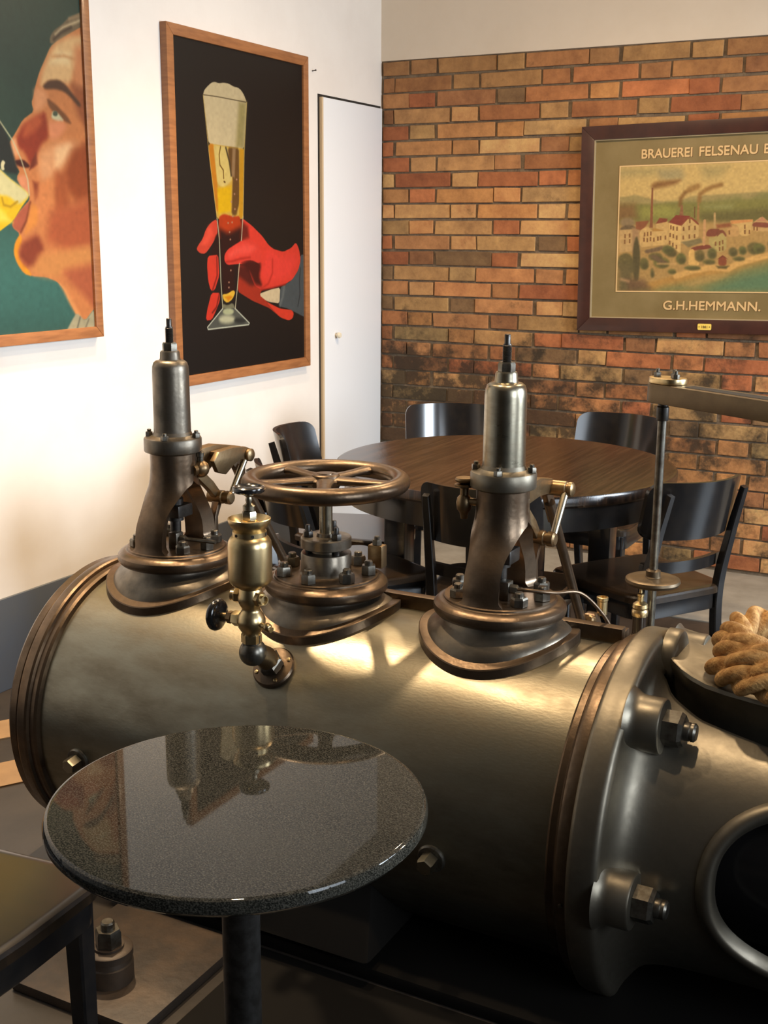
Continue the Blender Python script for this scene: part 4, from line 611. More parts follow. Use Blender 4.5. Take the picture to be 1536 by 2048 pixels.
# --- saddles ------------------------------------------------------
def zbar(y): return Z0 + sqrt(max(RB * RB - (y - Y0) ** 2, .0001))
def saddle(xa, dz=0.):
    seg = 96
    prof = [(0, .1155), (.10, .1165), (.22, .1215), (.38, .131), (.55, .140), (.72, .1465), (.88, .150), (1.0, .1515)]
    rows = []
    for s, r in prof:
        row = []
        for i in range(seg):
            a = 2 * pi * i / seg; x = xa + r * cos(a); y = Y0 + r * sin(a)
            zt = .690 + dz; zb = zbar(Y0 + .152 * sin(a)) + .016
            row.append((x, y, zt + (zb - zt) * s ** .9))
        rows.append(row)
    bell = MB().grid(rows, closed=True).build('valve_saddle', 'grey_iron', eng, ang=60)
    rows = []
    for r, off in ((.148, .010), (.1495, .0185), (.1665, .0195), (.1682, .0180), (.1686, -.010)):
        rows.append([(xa + r * cos(2 * pi * i / seg), Y0 + r * sin(2 * pi * i / seg), zbar(Y0 + r * sin(2 * pi * i / seg)) + off) for i in range(seg)])
    MB().grid(rows, closed=True).build('collar', 'brown_iron', bell, ang=28)
    z = dz
    MB().lathe([(.110, .684 + z), (.1155, .690 + z), (.124, .6905 + z), (.132, .694 + z), (.1375, .700 + z), (.139, .7075 + z), (.1375, .715 + z), (.132, .721 + z), (.124, .7245 + z), (.1195, .725 + z), (.1175, .727 + z), (.117, .7305 + z), (.115, .7325 + z), (0, .733 + z)], (xa, Y0, 0), (0, 0, 1), 96).build('base_ring', 'brown_iron', bell, ang=28)
    return bell
def lerp_prof(P, z):
    for (z0, r0), (z1, r1) in zip(P, P[1:]):
        if z0 <= z <= z1:
            t = (z - z0) / (z1 - z0); return r0 + (r1 - r0) * t
    return P[-1][1]
YP = [(.730, .1150), (.736, .1125), (.744, .1110), (.765, .1100), (.785, .1065), (.800, .1010), (.815, .0930), (.830, .0840), (.845, .0745), (.860, .0670), (.875, .0610), (.890, .0575), (.905, .0555), (.925, .0545), (.968, .0545)]
def yoke(xa):
    zs = [.730, .733, .736, .740, .744, .750, .758] + [.765 + .0075 * i for i in range(27)] + [.968]
    zs = sorted(set(round(z, 4) for z in zs)); cols = 24
    mb = MB()
    for sgn in (-1, 1):
        O, I = [], []
        for z in zs:
            r = lerp_prof(YP, z); a0 = asin(min(.039 / r, 1))
            if z < .742: a0 += (.742 - z) * 9
            if z > .812:
                s = min((z - .812) / .074, 1); a = a0 + (pi / 2 - a0) * (1 - sqrt(max(1 - s * s, 0)))
            else: a = a0
            ro, ri = [], []
            ti = .034
            for k in range(cols + 1):
                th = sgn * pi / 2 + (-a + 2 * a * k / cols)
                ro.append((xa + r * cos(th), Y0 + r * sin(th), z)); ri.append((xa + (r - ti) * cos(th), Y0 + (r - ti) * sin(th), z))
            O.append(ro); I.append(ri)
        n0 = len(mb.v); mb.grid(O); n1 = len(mb.v); mb.grid([q[::-1] for q in I]); c1 = cols + 1; m = len(zs)
        for j in range(m - 1):
            for k in (0, cols):
                mb.f.append((n0 + j * c1 + k, n0 + (j + 1) * c1 + k, n1 + (j + 1) * c1 + cols - k, n1 + j * c1 + cols - k))
        for k in range(cols):
            for j in (0, m - 1): mb.f.append((n0 + j * c1 + k, n0 + j * c1 + k + 1, n1 + j * c1 + cols - k - 1, n1 + j * c1 + cols - k))
    return mb.build('valve_yoke', 'brown_iron', eng, ang=48)
def valve(xa, right):
    bell = saddle(xa)
    for k, deg in enumerate((-43, 0, 43, 137, 180, 223)):
        a = radians(deg); nut(bell, (xa + .092 * cos(a), Y0 + .092 * sin(a), .733), .0175, .019, 'nut_steel', (0, 0, 1), .3 + .7 * k, .010)
    yk = yoke(xa)
    MB().lathe([(.0545, .955), (.060, .958), (.0665, .960), (.0675, .962), (.0675, .989), (.0660, .992), (.055, .993), (.047, .998), (.0435, 1.006), (0, 1.007)], (xa, Y0, 0), (0, 0, 1), 64).build('cap_flange', 'grey_iron' if not right else 'trunk_iron', yk, ang=28)
    MB().lathe([(.0435, 1.0), (.0430, 1.03), (.0425, 1.145), (.0415, 1.158), (.0385, 1.167), (.033, 1.1715), (.025, 1.173), (.0235, 1.176), (.0225, 1.190), (.0205, 1.194), (0, 1.194)], (xa, Y0, 0), (0, 0, 1), 64).build('spring_cap', 'bright_steel' if right else 'grey_iron', yk, ang=40)
    nut(yk, (xa, Y0, 1.193), .0175, .020, 'nut_steel', (0, 0, 1), .35, 0., 'lock_nut')
    pr = [(.0095, 1.21)]
    for k in range(16): z = 1.212 + .0022 * k; pr += [(.0098, z), (.0082, z + .0011)]
    pr += [(.0082, 1.249), (.0062, 1.249), (.0062, 1.2665), (.0052, 1.268), (0, 1.268)]
    MB().lathe(pr, (xa, Y0, 0), (0, 0, 1), 20).build('spindle', 'dark_steel', yk, ang=60)
    for k in range(4):
        a = radians(45 + 90 * k - (34 if right else 26))
        nut(yk, (xa + .0575 * cos(a), Y0 + .0575 * sin(a), .9925), .0095, .011, 'nut_steel', (0, 0, 1), .6 * k, .006, 'flange_nut')
    # inside the yoke
    MB().lathe([(.013, .73), (.013, .79), (.020, .792), (.020, .845), (.015, .85), (.015, .96)], (xa, Y0, 0), (0, 0, 1), 24).build('inner_stem', 'dark_steel', yk)
    MB().box(xa - .020, xa + .030, Y0 - .026, Y0 + .030, .802, .832).build('crosshead_block', 'dark_steel', yk, bevel=.004)
    MB().box(xa + .012, xa + .036, Y0 - .045, Y0 - .018, .732, .772).build('guide_block', 'nut_steel', yk, bevel=.003)
    # --- valve gear behind the column, swinging towards the lay shaft
    xg = xa + .030
    rk = MB()
    rk.tube([(xg - .012, Y0 + .045, .935), (xg - .012, Y0 + .13, .938), (xg - .012, Y0 + .215, .926)], [.022, .020, .016], sect=[(.75, 1), (-.75, 1), (-.75, -1), (.75, -1)])
    rocker = rk.build('rocker_bracket', 'aged_bronze', yk, bevel=.004)
    MB().lathe([(.014, -.042), (.017, -.040), (.017, .030), (.0145, .032), (.0145, .036), (.016, .037), (.016, .044), (.012, .047), (0, .048)], (xg, Y0 + .215, .922), (1, 0, 0), 24).build('rocker_boss', 'aged_bronze', yk)
    MB().tube([(xg + .030, Y0 + .215, .922), (xg + .030, Y0 + .140, .828)], [.0085, .0075], 14).build('drag_link', 'bright_steel', yk)
    MB().lathe([(.012, -.03), (.0165, -.028), (.0165, .012), (.0135, .014), (.0135, .020), (.0165, .021), (.0165, .034), (.012, .038), (0, .039)], (xg, Y0 + .138, .826), (1, 0, 0), 24).build('link_boss', 'aged_bronze', yk)
    MB().tube([(xg - .006, Y0 + .055, .90), (xg - .006, Y0 + .105, .86), (xg - .006, Y0 + .138, .826)], [.012, .012, .011], sect=[(.7, 1), (-.7, 1), (-.7, -1), (.7, -1)]).build('link_arm', 'aged_bronze', yk, bevel=.002)
    MB().tube([(xg - .004, Y0 + .138, .826), (xg - .004, Y0 + .118, .78), (xg - .004, Y0 + .112, .736)], [.011, .009, .012], sect=[(.7, 1), (-.7, 1), (-.7, -1), (.7, -1)]).build('strut', 'brown_iron', yk, bevel=.002)
    MB().tube([(xg - .018, Y0 + .215, .922), (xg - .018, Y0 + .255, .865), (xg - .018, Y0 + .262, .835)], [.014, .016, .010], sect=[(.45, 1), (-.45, 1), (-.45, -1), (.45, -1)]).build('trip_plate', 'brown_iron', yk, bevel=.002)
    MB().tube([(xg - .010, Y0 + .225, .885), (xg - .010, Y0 + .485, .535)], .0115, 16).build('push_rod', 'brown_iron', yk)
    if right:
        ft = MB().lathe([(.035, .47), (.034, .50), (.020, .545), (.012, .548)], (xg + .0, Y0 + .53, 0), (0, 0, 1), 4, pi / 4).build('rod_bracket', 'brown_iron', yk)
        MB().lathe([(.013, .54), (.013, .575), (.0145, .577), (.0145, .585), (.011, .586), (.011, .575)], (xg + .02, Y0 + .55, .0), (0, 0, 1), 20).build('brass_sleeve', 'brass', ft)
        MB().lathe([(.010, 0), (.012, .004), (.012, .018), (.009, .022)], (xg + .012, Y0 + .505, .535), (-.2, -.9, .35), 16).build('rod_end', 'aged_bronze', ft)
        MB().tube(smooth_path([(xa + .045, Y0 - .035, .757), (xa + .075, Y0 - .03, .758), (xa + .12, Y0 - .0, .752), (xa + .155, Y0 + .055, .742), (xa + .19, Y0 + .10, .69), (xa + .215, Y0 + .125, .635), (xa + .245, Y0 + .13, .61)], 8), .0038, 10).build('oil_pipe', 'brown_iron', yk)
        nut(yk, (xa + .036, Y0 - .034, .757), .010, .016, 'nut_steel', (1, .1, 0), 0, .01, 'pipe_union')
        # small oil cup on the far-left side of the column
        q = Vector((xa - .078, Y0 - .018, 0))
        cup = MB().lathe([(.007, .888), (.009, .900), (.015, .908), (.0165, .922), (.0145, .932), (.009, .938), (.009, .952), (.010, .953), (.021, .956), (.021, .960), (.010, .962), (.018, .966), (.0195, .970), (.018, .974), (0, .975)], q, (0, 0, 1), 28).build('oil_cup', 'aged_bronze', yk)
        MB().tube([(q.x, q.y, .925), (q.x + .03, q.y, .925)], .008, 12).build('cup_stem', 'aged_bronze', cup)
    else:
        MB().tube([(xa + .040, Y0 - .03, .757), (xa + .13, Y0 - .02, .757)], .0045, 10).build('oil_pipe', 'nut_steel', yk)
        nut(yk, (xa + .036, Y0 - .03, .757), .009, .014, 'nut_steel', (1, .1, 0), 0, .01, 'pipe_union')
        kn = MB().sphere((xa + .052, Y0 + .035, .915), .021, 24, 14).lathe([(.015, 0), (.015, .02), (.011, .03)], (xa + .047, Y0 + .005, .915), (0, 1, 0), 18).build('knuckle', 'aged_bronze', yk)
        MB().lathe([(.008, 0), (.008, .012), (.010, .013), (.010, .022), (.006, .026)], (xa + .052, Y0 + .035, .932), (0, 0, 1), 16).build('knuckle_cap', 'nut_steel', kn)
        ol_ = [(.070, .928), (.092, .948), (.150, .950), (.205, .944), (.232, .934), (.236, .912), (.222, .905), (.185, .915), (.15, .905), (.12, .888), (.088, .898)]
        for x0_, x1_ in ((xa + .052, xa + .066), (xa - .004, xa + .010)):
            MB().add([(x_, Y0 + y_, z_) for x_ in (x0_, x1_) for y_, z_ in ol_], [tuple(range(11)), tuple(range(11, 22))[::-1]] + [(i_, (i_ + 1) % 11, 11 + (i_ + 1) % 11, 11 + i_) for i_ in range(11)]).build('gear_cheek', 'aged_bronze', yk, bevel=.003)
        MB().box(xa + .008, xa + .054, Y0 + .098, Y0 + .20, .936, .9455).build('gear_web', 'aged_bronze', yk, bevel=.002)
    return yk
valve(-.901, True)
valve(-1.739, False)

# --- throttle with handwheel ------------------------------------------
XM = -1.321
bell = saddle(XM, -.012)
for k in range(7):
    a = radians(-83 + 360 / 7 * k); nut(bell, (XM + .096 * cos(a), Y0 + .096 * sin(a), .721), .0175, .021, 'nut_steel', (0, 0, 1), .5 * k, .010)
stf = MB().lathe([(.060, .720), (.0575, .724), (.0565, .727), (.0565, .765), (.055, .768), (.036, .769), (.034, .7695), (.034, .778), (.050, .778), (.0565, .781), (.0565, .801), (.0545, .804), (.022, .804), (.020, .812), (0, .812)], (XM, Y0, 0), (0, 0, 1), 56).build('stuffing_box', 'grey_iron', eng, ang=30)
for k in range(3):
    a = radians(95 + 120 * k)
    p = (XM + .040 * cos(a), Y0 + .040 * sin(a), .804)
    nut(stf, p, .0115, .013, 'dark_steel', (0, 0, 1), .2, .014, 'gland_nut')
    MB().lathe([(.007, .765), (.007, .782)], (p[0], p[1], 0), (0, 0, 1), 10).build('stud', 'dark_steel', stf)
MB().box(XM + .058, XM + .095, Y0 + .085, Y0 + .112, .719, .772).build('drain_block', 'aged_bronze', stf, bevel=.004)
nut(stf, (XM + .076, Y0 + .098, .772), .012, .012, 'nut_steel', (0, 0, 1), 0, .008)
hw = MB().torus(.166, .0205, (XM, Y0, .928), seg=96, m=20, sz=.92)
wheel = hw.build('handwheel', 'brown_iron', eng, 'bronze coloured five-spoked handwheel', ang=60)
for k in range(5):
    a = radians(-62 + 72 * k); d = Vector((cos(a), sin(a), 0)); c = Vector((XM, Y0, .931))
    MB().tube([c + d * .018, c + d * .04, c + d * .08, c + d * .13, c + d * .158 - Vector((0, 0, .003))], [.022, .0200, .0160, .0165, .024], sect=[(cos(2 * pi * i / 14), .50 * sin(2 * pi * i / 14)) for i in range(14)]).build('spoke', 'brown_iron', wheel, ang=60)
MB().lathe([(.022, .900), (.026, .905), (.030, .916), (.038, .926), (.040, .932), (.036, .936), (.031, .937), (.0305, .943), (.028, .945), (.019, .9455), (.017, .944), (.016, .947), (0, .948)], (XM, Y0, 0), (0, 0, 1), 48).build('hub', 'brown_iron', wheel, ang=35)
MB().lathe([(.0145, .805), (.0145, .905)], (XM, Y0, 0), (0, 0, 1), 28).build('stem', 'bright_steel', wheel)

# --- brass lubricator on the side of the barrel --------------------------------
LX, LY = -1.331, 1.933
lub = MB().lathe([(.012, .745), (.024, .757), (.038, .765), (.0435, .772), (.0448, .780), (.0448, .846), (.0435, .855), (.0395, .862), (.0345, .866), (.0345, .876), (.031, .878), (.036, .883), (.042, .892), (.0435, .898), (.0435, .902), (.0415, .903), (.038, .897), (.030, .889), (.0, .887)], (LX, LY, 0), (0, 0, 1), 64).build('lubricator_cup', 'brass', eng, 'polished brass oil cup', ang=40)
for k in range(6):
    a = k * pi / 3 + .25; MB().lathe([(.0032, 0), (.0032, .0012), (0, .0013)], (LX + .0343 * cos(a), LY + .0343 * sin(a), .871), (cos(a), sin(a), 0), 10).build('vent_hole', 'dark_gap', lub)
MB().lathe([(.020, .887), (.020, .893), (.017, .895), (.0155, .897), (.0155, .900)], (LX, LY, 0), (0, 0, 1), 28).build('valve_seat', 'brass', lub)
nut(lub, (LX, LY, .898), .0155, .019, 'bright_steel', (0, 0, 1), .2, 0., 'packing_nut')
MB().lathe([(.010, .917), (.0125, .919), (.0125, .928), (.009, .930), (.006, .934), (.0075, .940), (.006, .946), (.011, .950), (.011, .954)], (LX, LY, 0), (0, 0, 1), 20).build('valve_stem', 'bright_steel', lub)
tw = MB().lathe([(.006, .953), (.028, .955), (.032, .958), (.033, .962), (.032, .966), (.028, .968), (.024, .964), (.008, .961), (0, .962)], (LX, LY, 0), (0, 0, 1), 40).build('top_knob', 'black_bakelite', lub, 'black top handwheel')
MB().lathe([(.022, .757), (.0235, .752), (.0245, .748), (.027, .740), (.027, .732), (.0235, .722), (.0195, .715), (.0185, .711), (.0205, .707), (.026, .700), (.0295, .690), (.0295, .683), (.027, .674), (.022, .666), (.019, .662), (.019, .656)], (LX, LY, 0), (0, 0, 1), 40).build('sight_body', 'brass', lub, ang=50)
nut(lub, (LX, LY, .640), .0215, .022, 'brass', (0, 0, 1), .5, 0., 'union_nut')
pf = rad(.745, RB, LX + .012); nf = nrm(.745)
el = Vector((LX, LY + .004, .617))
elb = MB().sphere(el, .0290, 28, 16).lathe([(.019, .0), (.019, .028)], (LX, LY + .002, .628), (0, 0, 1), 24).build('elbow', 'nut_steel', lub)
MB().tube([el, pf + nf * .05, pf], [.0235, .023, .024], 24).build('elbow_arm', 'aged_bronze', lub)
nut(lub, pf + nf * .016, .0285, .020, 'nut_steel', nf, .3, 0., 'flange_union')
fl_ = MB().lathe([(.047, -.006), (.047, .006), (.044, .010), (.030, .012), (.02, .014)], pf, nf, 44).build('mount_flange', 'brown_iron', lub)
for k in range(4):
    a = k * pi / 2 + .6; e1 = Vector((1, 0, 0)); e2 = nf.cross(e1)
    MB().lathe([(.0045, 0), (.004, .003), (0, .004)], pf + nf * .0105 + e1 * .037 * cos(a) + e2 * .037 * sin(a), nf, 10).build('rivet', 'brass', fl_)
# side valve with black knob (towards -X), plugs and drip cock (+X)
MB().tube([(LX - .02, LY, .686), (LX - .075, LY, .686)], [.010, .0065], 16).build('side_spindle', 'brass', lub)
nut(lub, (LX - .024, LY, .686), .0165, .020, 'brass', (-1, 0, 0), .2, 0., 'side_nut')
nut(lub, (LX - .046, LY, .686), .0135, .012, 'aged_bronze', (-1, 0, 0), .5, 0., 'side_nut')
MB().lathe([(.007, .074), (.026, .076), (.0315, .079), (.034, .084), (.0335, .089), (.031, .092), (.026, .090), (.008, .088), (.007, .092), (0, .093)], (LX, LY, .686), (-1, 0, 0), 40).build('side_knob', 'black_bakelite', lub, 'black side handwheel')
for s in (-1, 1):
    nut(lub, (LX + s * .022, LY - .006, .738), .0155, .012, 'brass', (s, -.25, 0), .2, 0., 'sight_plug')
    MB().lathe([(.0105, 0), (.0105, .008), (.0085, .008), (.0085, .002), (0, .002)], (LX + s * .0335, LY - .009, .738), (s, -.25, 0), 18).build('sight_ring', 'brass', lub)
ck = MB().sphere((LX + .046, LY - .01, .682), .0095, 18, 10).tube([(LX + .02, LY - .004, .684), (LX + .046, LY - .01, .682)], .0055, 12).build('drip_cock', 'brass', lub)
MB().tube([(LX + .046, LY - .01, .682), (LX + .058, LY - .013, .679)], [.005, .006], 12).build('cock_spout', 'brass', ck)

# --- flange, bosses, guide trunk ------------------------------------
flange = MB().lathe([(.25, -.613), (.362, -.613), (.366, -.610), (.368, -.604), (.368, -.568), (.366, -.561), (.361, -.556), (.355, -.5545), (.27, -.553)], (0, Y0, Z0), X1, 160).build('cylinder_flange', 'trunk_iron', eng, ang=35)
TP = [(-.556, .352), (-.552, .332), (-.545, .317), (-.533, .303), (-.517, .293), (-.497, .2865), (-.470, .282), (-.43, .279), (-.38, .2775), (-.30, .277), (.9, .277)]
WC, WA, WL, WH = -.115, radians(86), .262, radians(37)
OPL = [(-.56, 2), (-.535, 8), (-.513, 14.8), (-.45, 23), (-.393, 26), (-.322, 29.5), (-.2, 33), (.9, 36)]
def open_low(x): return radians(lerp_prof(OPL, x))
def win(x, ph): return (abs((x - WC) / WL) ** 2.3 + abs((ph - WA) / WH) ** 2.3)
xs = [-.556, -.554, -.552, -.549, -.545, -.539, -.533, -.525, -.517, -.507, -.497, -.484] + [-.47 + .0125 * i for i in range(64)] + [.4, .6, .9]
NP = 260; KF = -pi + 2 * pi * 147 / NP; tm = MB(); dele = set(); n = NP
P = []
for x in xs:
    r = lerp_prof(TP, x)
    for k in range(NP):
        ph = -pi + 2 * pi * k / NP; ph += (open_low(max(x, -.535)) - KF) * max(0, 1 - abs(ph - KF) / radians(22)); xx = x; pp = ph
        if abs(ph - WA) < WH * 1.6 and -.42 < x < .2:       # pull the grid onto the window edge
            q = win(x, ph)
            if .78 < q < 1.22:
                f = q ** (-1 / 2.3); xx = WC + (x - WC) * f; pp = WA + (ph - WA) * f
        top = 0
        if x > -.535:
            ol = open_low(x)
            top = 1 if -.17 + .01 < pp < ol - .0001 else 0
        P.append((rad(pp, r, xx), 0 if top else win(x, ph)))
tm.v = [tuple(p) for p, _ in P]
for i in range(len(xs) - 1):
    for k in range(NP):
        l = (k + 1) % NP; ids = (i * n + k, i * n + l, (i + 1) * n + l, (i + 1) * n + k)
        if sum(min(P[j][1], 1.8) for j in ids) / 4 > 1.0 and not any(P[j][1] == 0 for j in ids): tm.f.append(ids)
trunk = tm.build('guide_trunk', 'trunk_iron', eng, ang=60, recalc=False)
so = trunk.modifiers.new('wall', 'SOLIDIFY'); so.thickness = .014; so.offset = -1
# rounded lip round the window
lp = []
for k in range(96):
    a = 2 * pi * k / 96; c, s = cos(a), sin(a); f = (abs(c) ** 2.3 + abs(s) ** 2.3) ** (-1 / 2.3)
    lp.append((WC + WL * c * f, WA + WH * s * f))
LIP = [(-.004, -.022), (-.003, .004), (.004, .010), (.013, .0095), (.022, .005), (.030, -.003), (.026, -.012)]
rows = []
for k in range(96):
    x, ph = lp[k]; x2, p2 = lp[(k + 1) % 96]; x0, p0 = lp[k - 1]
    tx, tp = x2 - x0, (p2 - p0) * .277; L_ = sqrt(tx * tx + tp * tp); ox, op = tp / L_, -tx / L_
    if ox * (x - WC) + op * (ph - WA) < 0: ox, op = -ox, -op
    rows.append([tuple(rad(ph + op * a / .277, .277 + b, x + ox * a)) for a, b in LIP])
rows.append(rows[0])
MB().grid(rows, closed=True).build('window_lip', 'trunk_iron', trunk, ang=60)
MB().lathe([(.05, -.50), (.16, -.49), (.19, -.47), (.20, -.42), (.20, .5), (.1, .5)], (0, Y0, Z0), X1, 64).build('crosshead', 'black_bakelite', trunk, 'glossy black crosshead inside')
MB().lathe([(.0, 0), (.012, .001), (.016, .006), (.014, .012), (.006, .02), (0, .021)], (-.255, Y0 - .192, Z0 + .135), (.1, -.8, .5), 20).build('oil_stud', 'bright_steel', trunk)
for phd in (35, 94, -24, -85, -145):
    ph = radians(phd); c = rad(ph, .318, -.556)
    boss = MB().lathe([(.066, -.004), (.058, .004), (.0535, .012), (.052, .020), (.052, .054), (.050, .0575), (.046, .059), (0, .059)], c, X1, 40).build('nut_boss', 'trunk_iron', flange, ang=35)
    nut(flange, c + Vector((.059, 0, 0)), .0335, .036, 'nut_steel', X1, .25 + ph, .0)
    MB().lathe([(.0175, .094), (.0175, .104), (.0165, .106), (.0175, .108), (.0175, .113), (.014, .117), (0, .118)], c, X1, 20).build('stud_end', 'nut_steel', flange)
# ledge along the top of the trunk, the rope lies on it
edge = [(-.556, .02), (-.545, -.004), (-.528, -.030), (-.505, -.056), (-.48, -.074), (-.45, -.087), (-.41, -.098), (-.36, -.112), (-.30, -.125), (-.2, -.138), (.0, -.145), (.5, -.145)]
rows = []
for x, dy in edge:
    zt = .668 - .022 * min((x + .556) / .12, 1)
    rows.append([(x, Y0 + .20, zt - .05), (x, Y0 + .16, zt), (x, Y0 + dy + .010, zt), (x, Y0 + dy + .003, zt - .003), (x, Y0 + dy, zt - .010), (x, Y0 + dy + .014, zt - .036), (x, Y0 + dy + .018, zt - .10), (x, Y0 + .1, zt - .13)])
MB().grid(rows, closed=True).build('top_ledge', 'trunk_iron', trunk, ang=40)
sh = MB().lathe([(.064, -.556), (.064, -.534), (.060, -.528), (.052, -.525)], (0, Y0 + .04, Z0 + .31), X1, 48).build('ledge_arch', 'trunk_iron', flange)

# --- tall rod with disc, arm and small oiler behind the flange ------------------
arm = MB()
S_, E_ = Vector((-.690, 2.615, 1.122)), Vector((.20, 2.08, 1.122)); dd = (E_ - S_).normalized(); sd = Vector((-dd.y, dd.x, 0))
h = .021; wv = .034
out = []
for k in range(13):
    a = pi / 2 + pi * k / 12; out.append(S_ + dd * (wv * cos(a)) + sd * (wv * sin(a)))
out += [E_ - sd * wv, E_ + sd * wv]
arm.prism([(p.x, p.y) for p in out], 1.122 - h, 1.122 + h)
armo = arm.build('lever_arm', 'arm_bronze', eng, 'flat bronze lever arm', bevel=.002)
gv = MB().add([p for z in (1.1425, 1.1436) for p in [(q.x, q.y, z) for q in (S_ + dd * .075 - sd * .018, E_ - sd * .018, E_ + sd * .018, S_ + dd * .075 + sd * .018)]], [(0, 1, 2, 3), (4, 5, 6, 7), (0, 1, 5, 4), (1, 2, 6, 5), (2, 3, 7, 6), (3, 0, 4, 7)]).build('arm_slot', 'dark_gap', armo)
cp = MB().prism([((S_ + dd * u + sd * v).x, (S_ + dd * u + sd * v).y) for u, v in rrect(-.032, .058, -.031, .031, .030, 6)], 1.1435, 1.1565).build('cap_plate', 'brass', armo, bevel=.002)
for u, v in ((-.016, -.004), (.020, .012), (.042, -.006)):
    p = S_ + dd * u + sd * v; nut(armo, (p.x, p.y, 1.1565), .0085, .010, 'nut_steel', (0, 0, 1), u * 30, .008)
MB().lathe([(.0125, 1.062), (.0135, 1.066), (.0135, 1.092), (.011, 1.095), (.011, 1.102)], (-.684, 2.60, 0), (0, 0, 1), 20).build('rod_socket', 'dark_steel', armo)
rod = MB().lathe([(.0098, .42), (.0098, .69), (.0098, .73), (.0098, 1.10)], (-.684, 2.60, 0), (0, 0, 1), 20).build('lever_rod', 'nut_steel', eng)
MB().lathe([(.010, .684), (.050, .684), (.059, .687), (.0625, .693), (.0610, .699), (.054, .702), (.048, .701), (.018, .703), (.0165, .705), (.0165, .718), (.013, .720), (.010, .722)], (-.684, 2.60, 0), (0, 0, 1), 56).build('drip_disc', 'arm_bronze', rod)
ox, oy = -.700, 2.565
oil = MB().lathe([(.0150, .566), (.0172, .568), (.0172, .574), (.0155, .576), (.0155, .618), (.0172, .620), (.0172, .628)], (ox, oy, 0), (0, 0, 1), 28).build('sight_oiler', 'oil_glass', eng, 'dark glass sight oiler')
MB().lathe([(.0178, .618), (.0185, .622), (.0185, .630), (.016, .634), (.018, .638), (.0165, .646), (.010, .651), (.007, .653), (.007, .663), (.0085, .665), (.0085, .670), (.004, .672), (.003, .684)], (ox, oy, 0), (0, 0, 1), 28).build('oiler_cap', 'brass', oil)
MB().lathe([(.006, .540), (.008, .556), (.0175, .558), (.0185, .562), (.0185, .570), (.0175, .572)], (ox, oy, 0), (0, 0, 1), 28).build('oiler_base', 'brass', oil)
MB().tube([(ox - .012, oy, .684), (ox + .012, oy, .686)], .0022, 8).build('oiler_lever', 'nut_steel', oil)

# --- bed under the cylinder ----------------------------------------------
bed = MB().box(-1.72, 1.0, 1.86, 2.60, .0, .03).build('bed_plate', 'pit_black', eng, bevel=.008)
MB().add([(-1.66, 1.83, .055), (-1.0, 1.83, .055), (-1.0, 2.60, .055), (-1.66, 2.60, .055), (-1.58, 2.0, .22), (-1.08, 2.0, .22), (-1.08, 2.43, .22), (-1.58, 2.43, .22)], [(0, 1, 2, 3), (4, 5, 6, 7), (0, 1, 5, 4), (1, 2, 6, 5), (2, 3, 7, 6), (3, 0, 4, 7)]).build('cylinder_foot', 'pit_black', bed, bevel=.01)
MB().box(-1.27, 1.0, .95, 1.855, .0, .0012).build('pit_dark_sheet', 'pit_black', fl, 'black sheet added for the dark engine pit')  # black sheet standing in for the darkness of the engine pit
sole = MB().box(-1.62, -1.30, 1.50, 1.83, .0, .022).build('sole_plate', 'bed_iron', bed, bevel=.004)
ab = MB().lathe([(.047, .02), (.047, .060), (.044, .062), (.042, .072), (.047, .074), (.047, .088), (.044, .090), (.030, .091), (.030, .096), (0, .096)], (-1.455, 1.600, 0), (0, 0, 1), 36).build('anchor_boss', 'bed_iron', bed, ang=30)
nut(ab, (-1.455, 1.600, .096), .0265, .034, 'nut_steel', (0, 0, 1), .4, .016, 'anchor_nut')

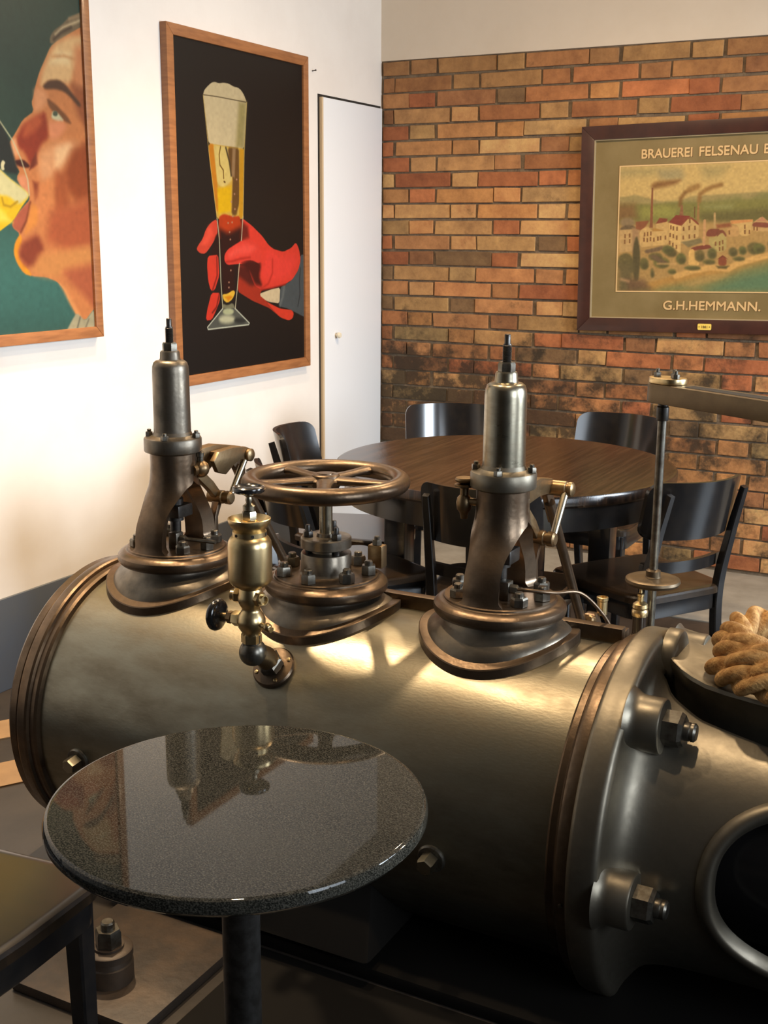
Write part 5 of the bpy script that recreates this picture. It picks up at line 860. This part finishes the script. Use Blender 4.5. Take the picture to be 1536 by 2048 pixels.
# ------------------------------------------------------------------ rope coil on the ledge
def rope_path():
    pts = []
    N_ = 150
    for i in range(N_ + 1):
        t = i / N_; a = pi + .35 + t * 2 * pi * 2.6
        R_ = 1.0 - .16 * t + .04 * sin(3.1 * a)
        pts.append(Vector((-.258 + .19 * R_ * cos(a), 2.203 + .140 * R_ * sin(a) + .03 * t, .680 + .060 * t + .006 * sin(a * 1.3 + 1))))
    return pts
def rope(pts, r=.0315, pitch=.17):
    rows = []; up = Vector((0, 0, 1)); tw = 0.; m = 30; prev = None
    P_ = smooth_path(pts, 3)
    for i, p in enumerate(P_):
        t = (P_[min(i + 1, len(P_) - 1)] - P_[max(i - 1, 0)]).normalized()
        a = t.cross(up).normalized(); b = a.cross(t)
        if i: tw += (p - prev).length / pitch * 2 * pi / 1.0
        prev = p; row = []
        for k in range(m):
            th = 2 * pi * k / m
            # three round strands
            best = 0
            for q in range(3):
                d_ = th - (tw / 1.0 + q * 2 * pi / 3); c0 = .52 * r; rs = .50 * r
                disc = rs * rs - (c0 * sin(d_)) ** 2
                if disc > 0 and cos(d_) > 0: best = max(best, c0 * cos(d_) + sqrt(disc))
            best = max(best, .55 * r)
            row.append(p + (a * cos(th) + b * sin(th)) * best)
        rows.append(row)
    mb = MB().grid(rows, closed=True); mm = len(rows)
    mb.f.append(tuple(range(m))[::-1]); mb.f.append(tuple((mm - 1) * m + k for k in range(m)))
    return mb
ro = rope(rope_path()).build('rope_coil', 'rope_fibre', None, ang=75)
tag(ro, 'thick coiled three-strand hemp rope lying on the engine trunk', 'rope')

# ------------------------------------------------------------------ ceiling lamps above the engine and the tables, some added as fill
for k, (x, y, z, p, cone) in enumerate(LAMPS):
    where = ['left end of engine', 'middle of engine', 'back of dining table', 'brewery picture', 'chair by white wall', 'rope coil, added as fill'][k]  # last spot is an added lamp that brightens trunk and rope
    if cone < 120:
        lt = thing('ceiling_spot', 'white ceiling spot lamp above the ' + where, 'lamp', (x, y, z), group='ceiling spots')
        MB().lathe_closed([(.050, 0), (.056, 0), (.056, .18), (.050, .18)], (0, 0, 0), (0, 0, 1), 32).build('housing', 'lamp_white', lt)
    else:
        lt = thing('fill_pendant', 'small added fill pendant above the ' + where, 'lamp', (x, y, z), group='added fill pendants')  # unseen pendant, added to throw warm light on the back wall
        MB().tube([(0, 0, .10), (0, 0, .38)], .004, 8).build('cord', 'dark_steel', lt)
        MB().lathe([(.03, .06), (.05, .075), (.05, .10), (.01, .11)], seg=24).build('lamp_holder', 'lamp_white', lt)
    l = bpy.data.lights.new('lamp_light', 'SPOT'); l.energy = p; l.color = WARM; l.shadow_soft_size = .045
    l.spot_size = radians(cone); l.spot_blend = 1.0
    lo = bpy.data.objects.new('lamp_light', l); COL.objects.link(lo); lo.parent = lt; lo.location = (0, 0, .0)
    if cone > 120:   # added fill light, brightens the plaster band above the bricks
        l = bpy.data.lights.new('fill_glow', 'POINT'); l.energy = p * .14; l.color = WARM; l.shadow_soft_size = .06
        lo = bpy.data.objects.new('fill_glow', l); COL.objects.link(lo); lo.parent = lt
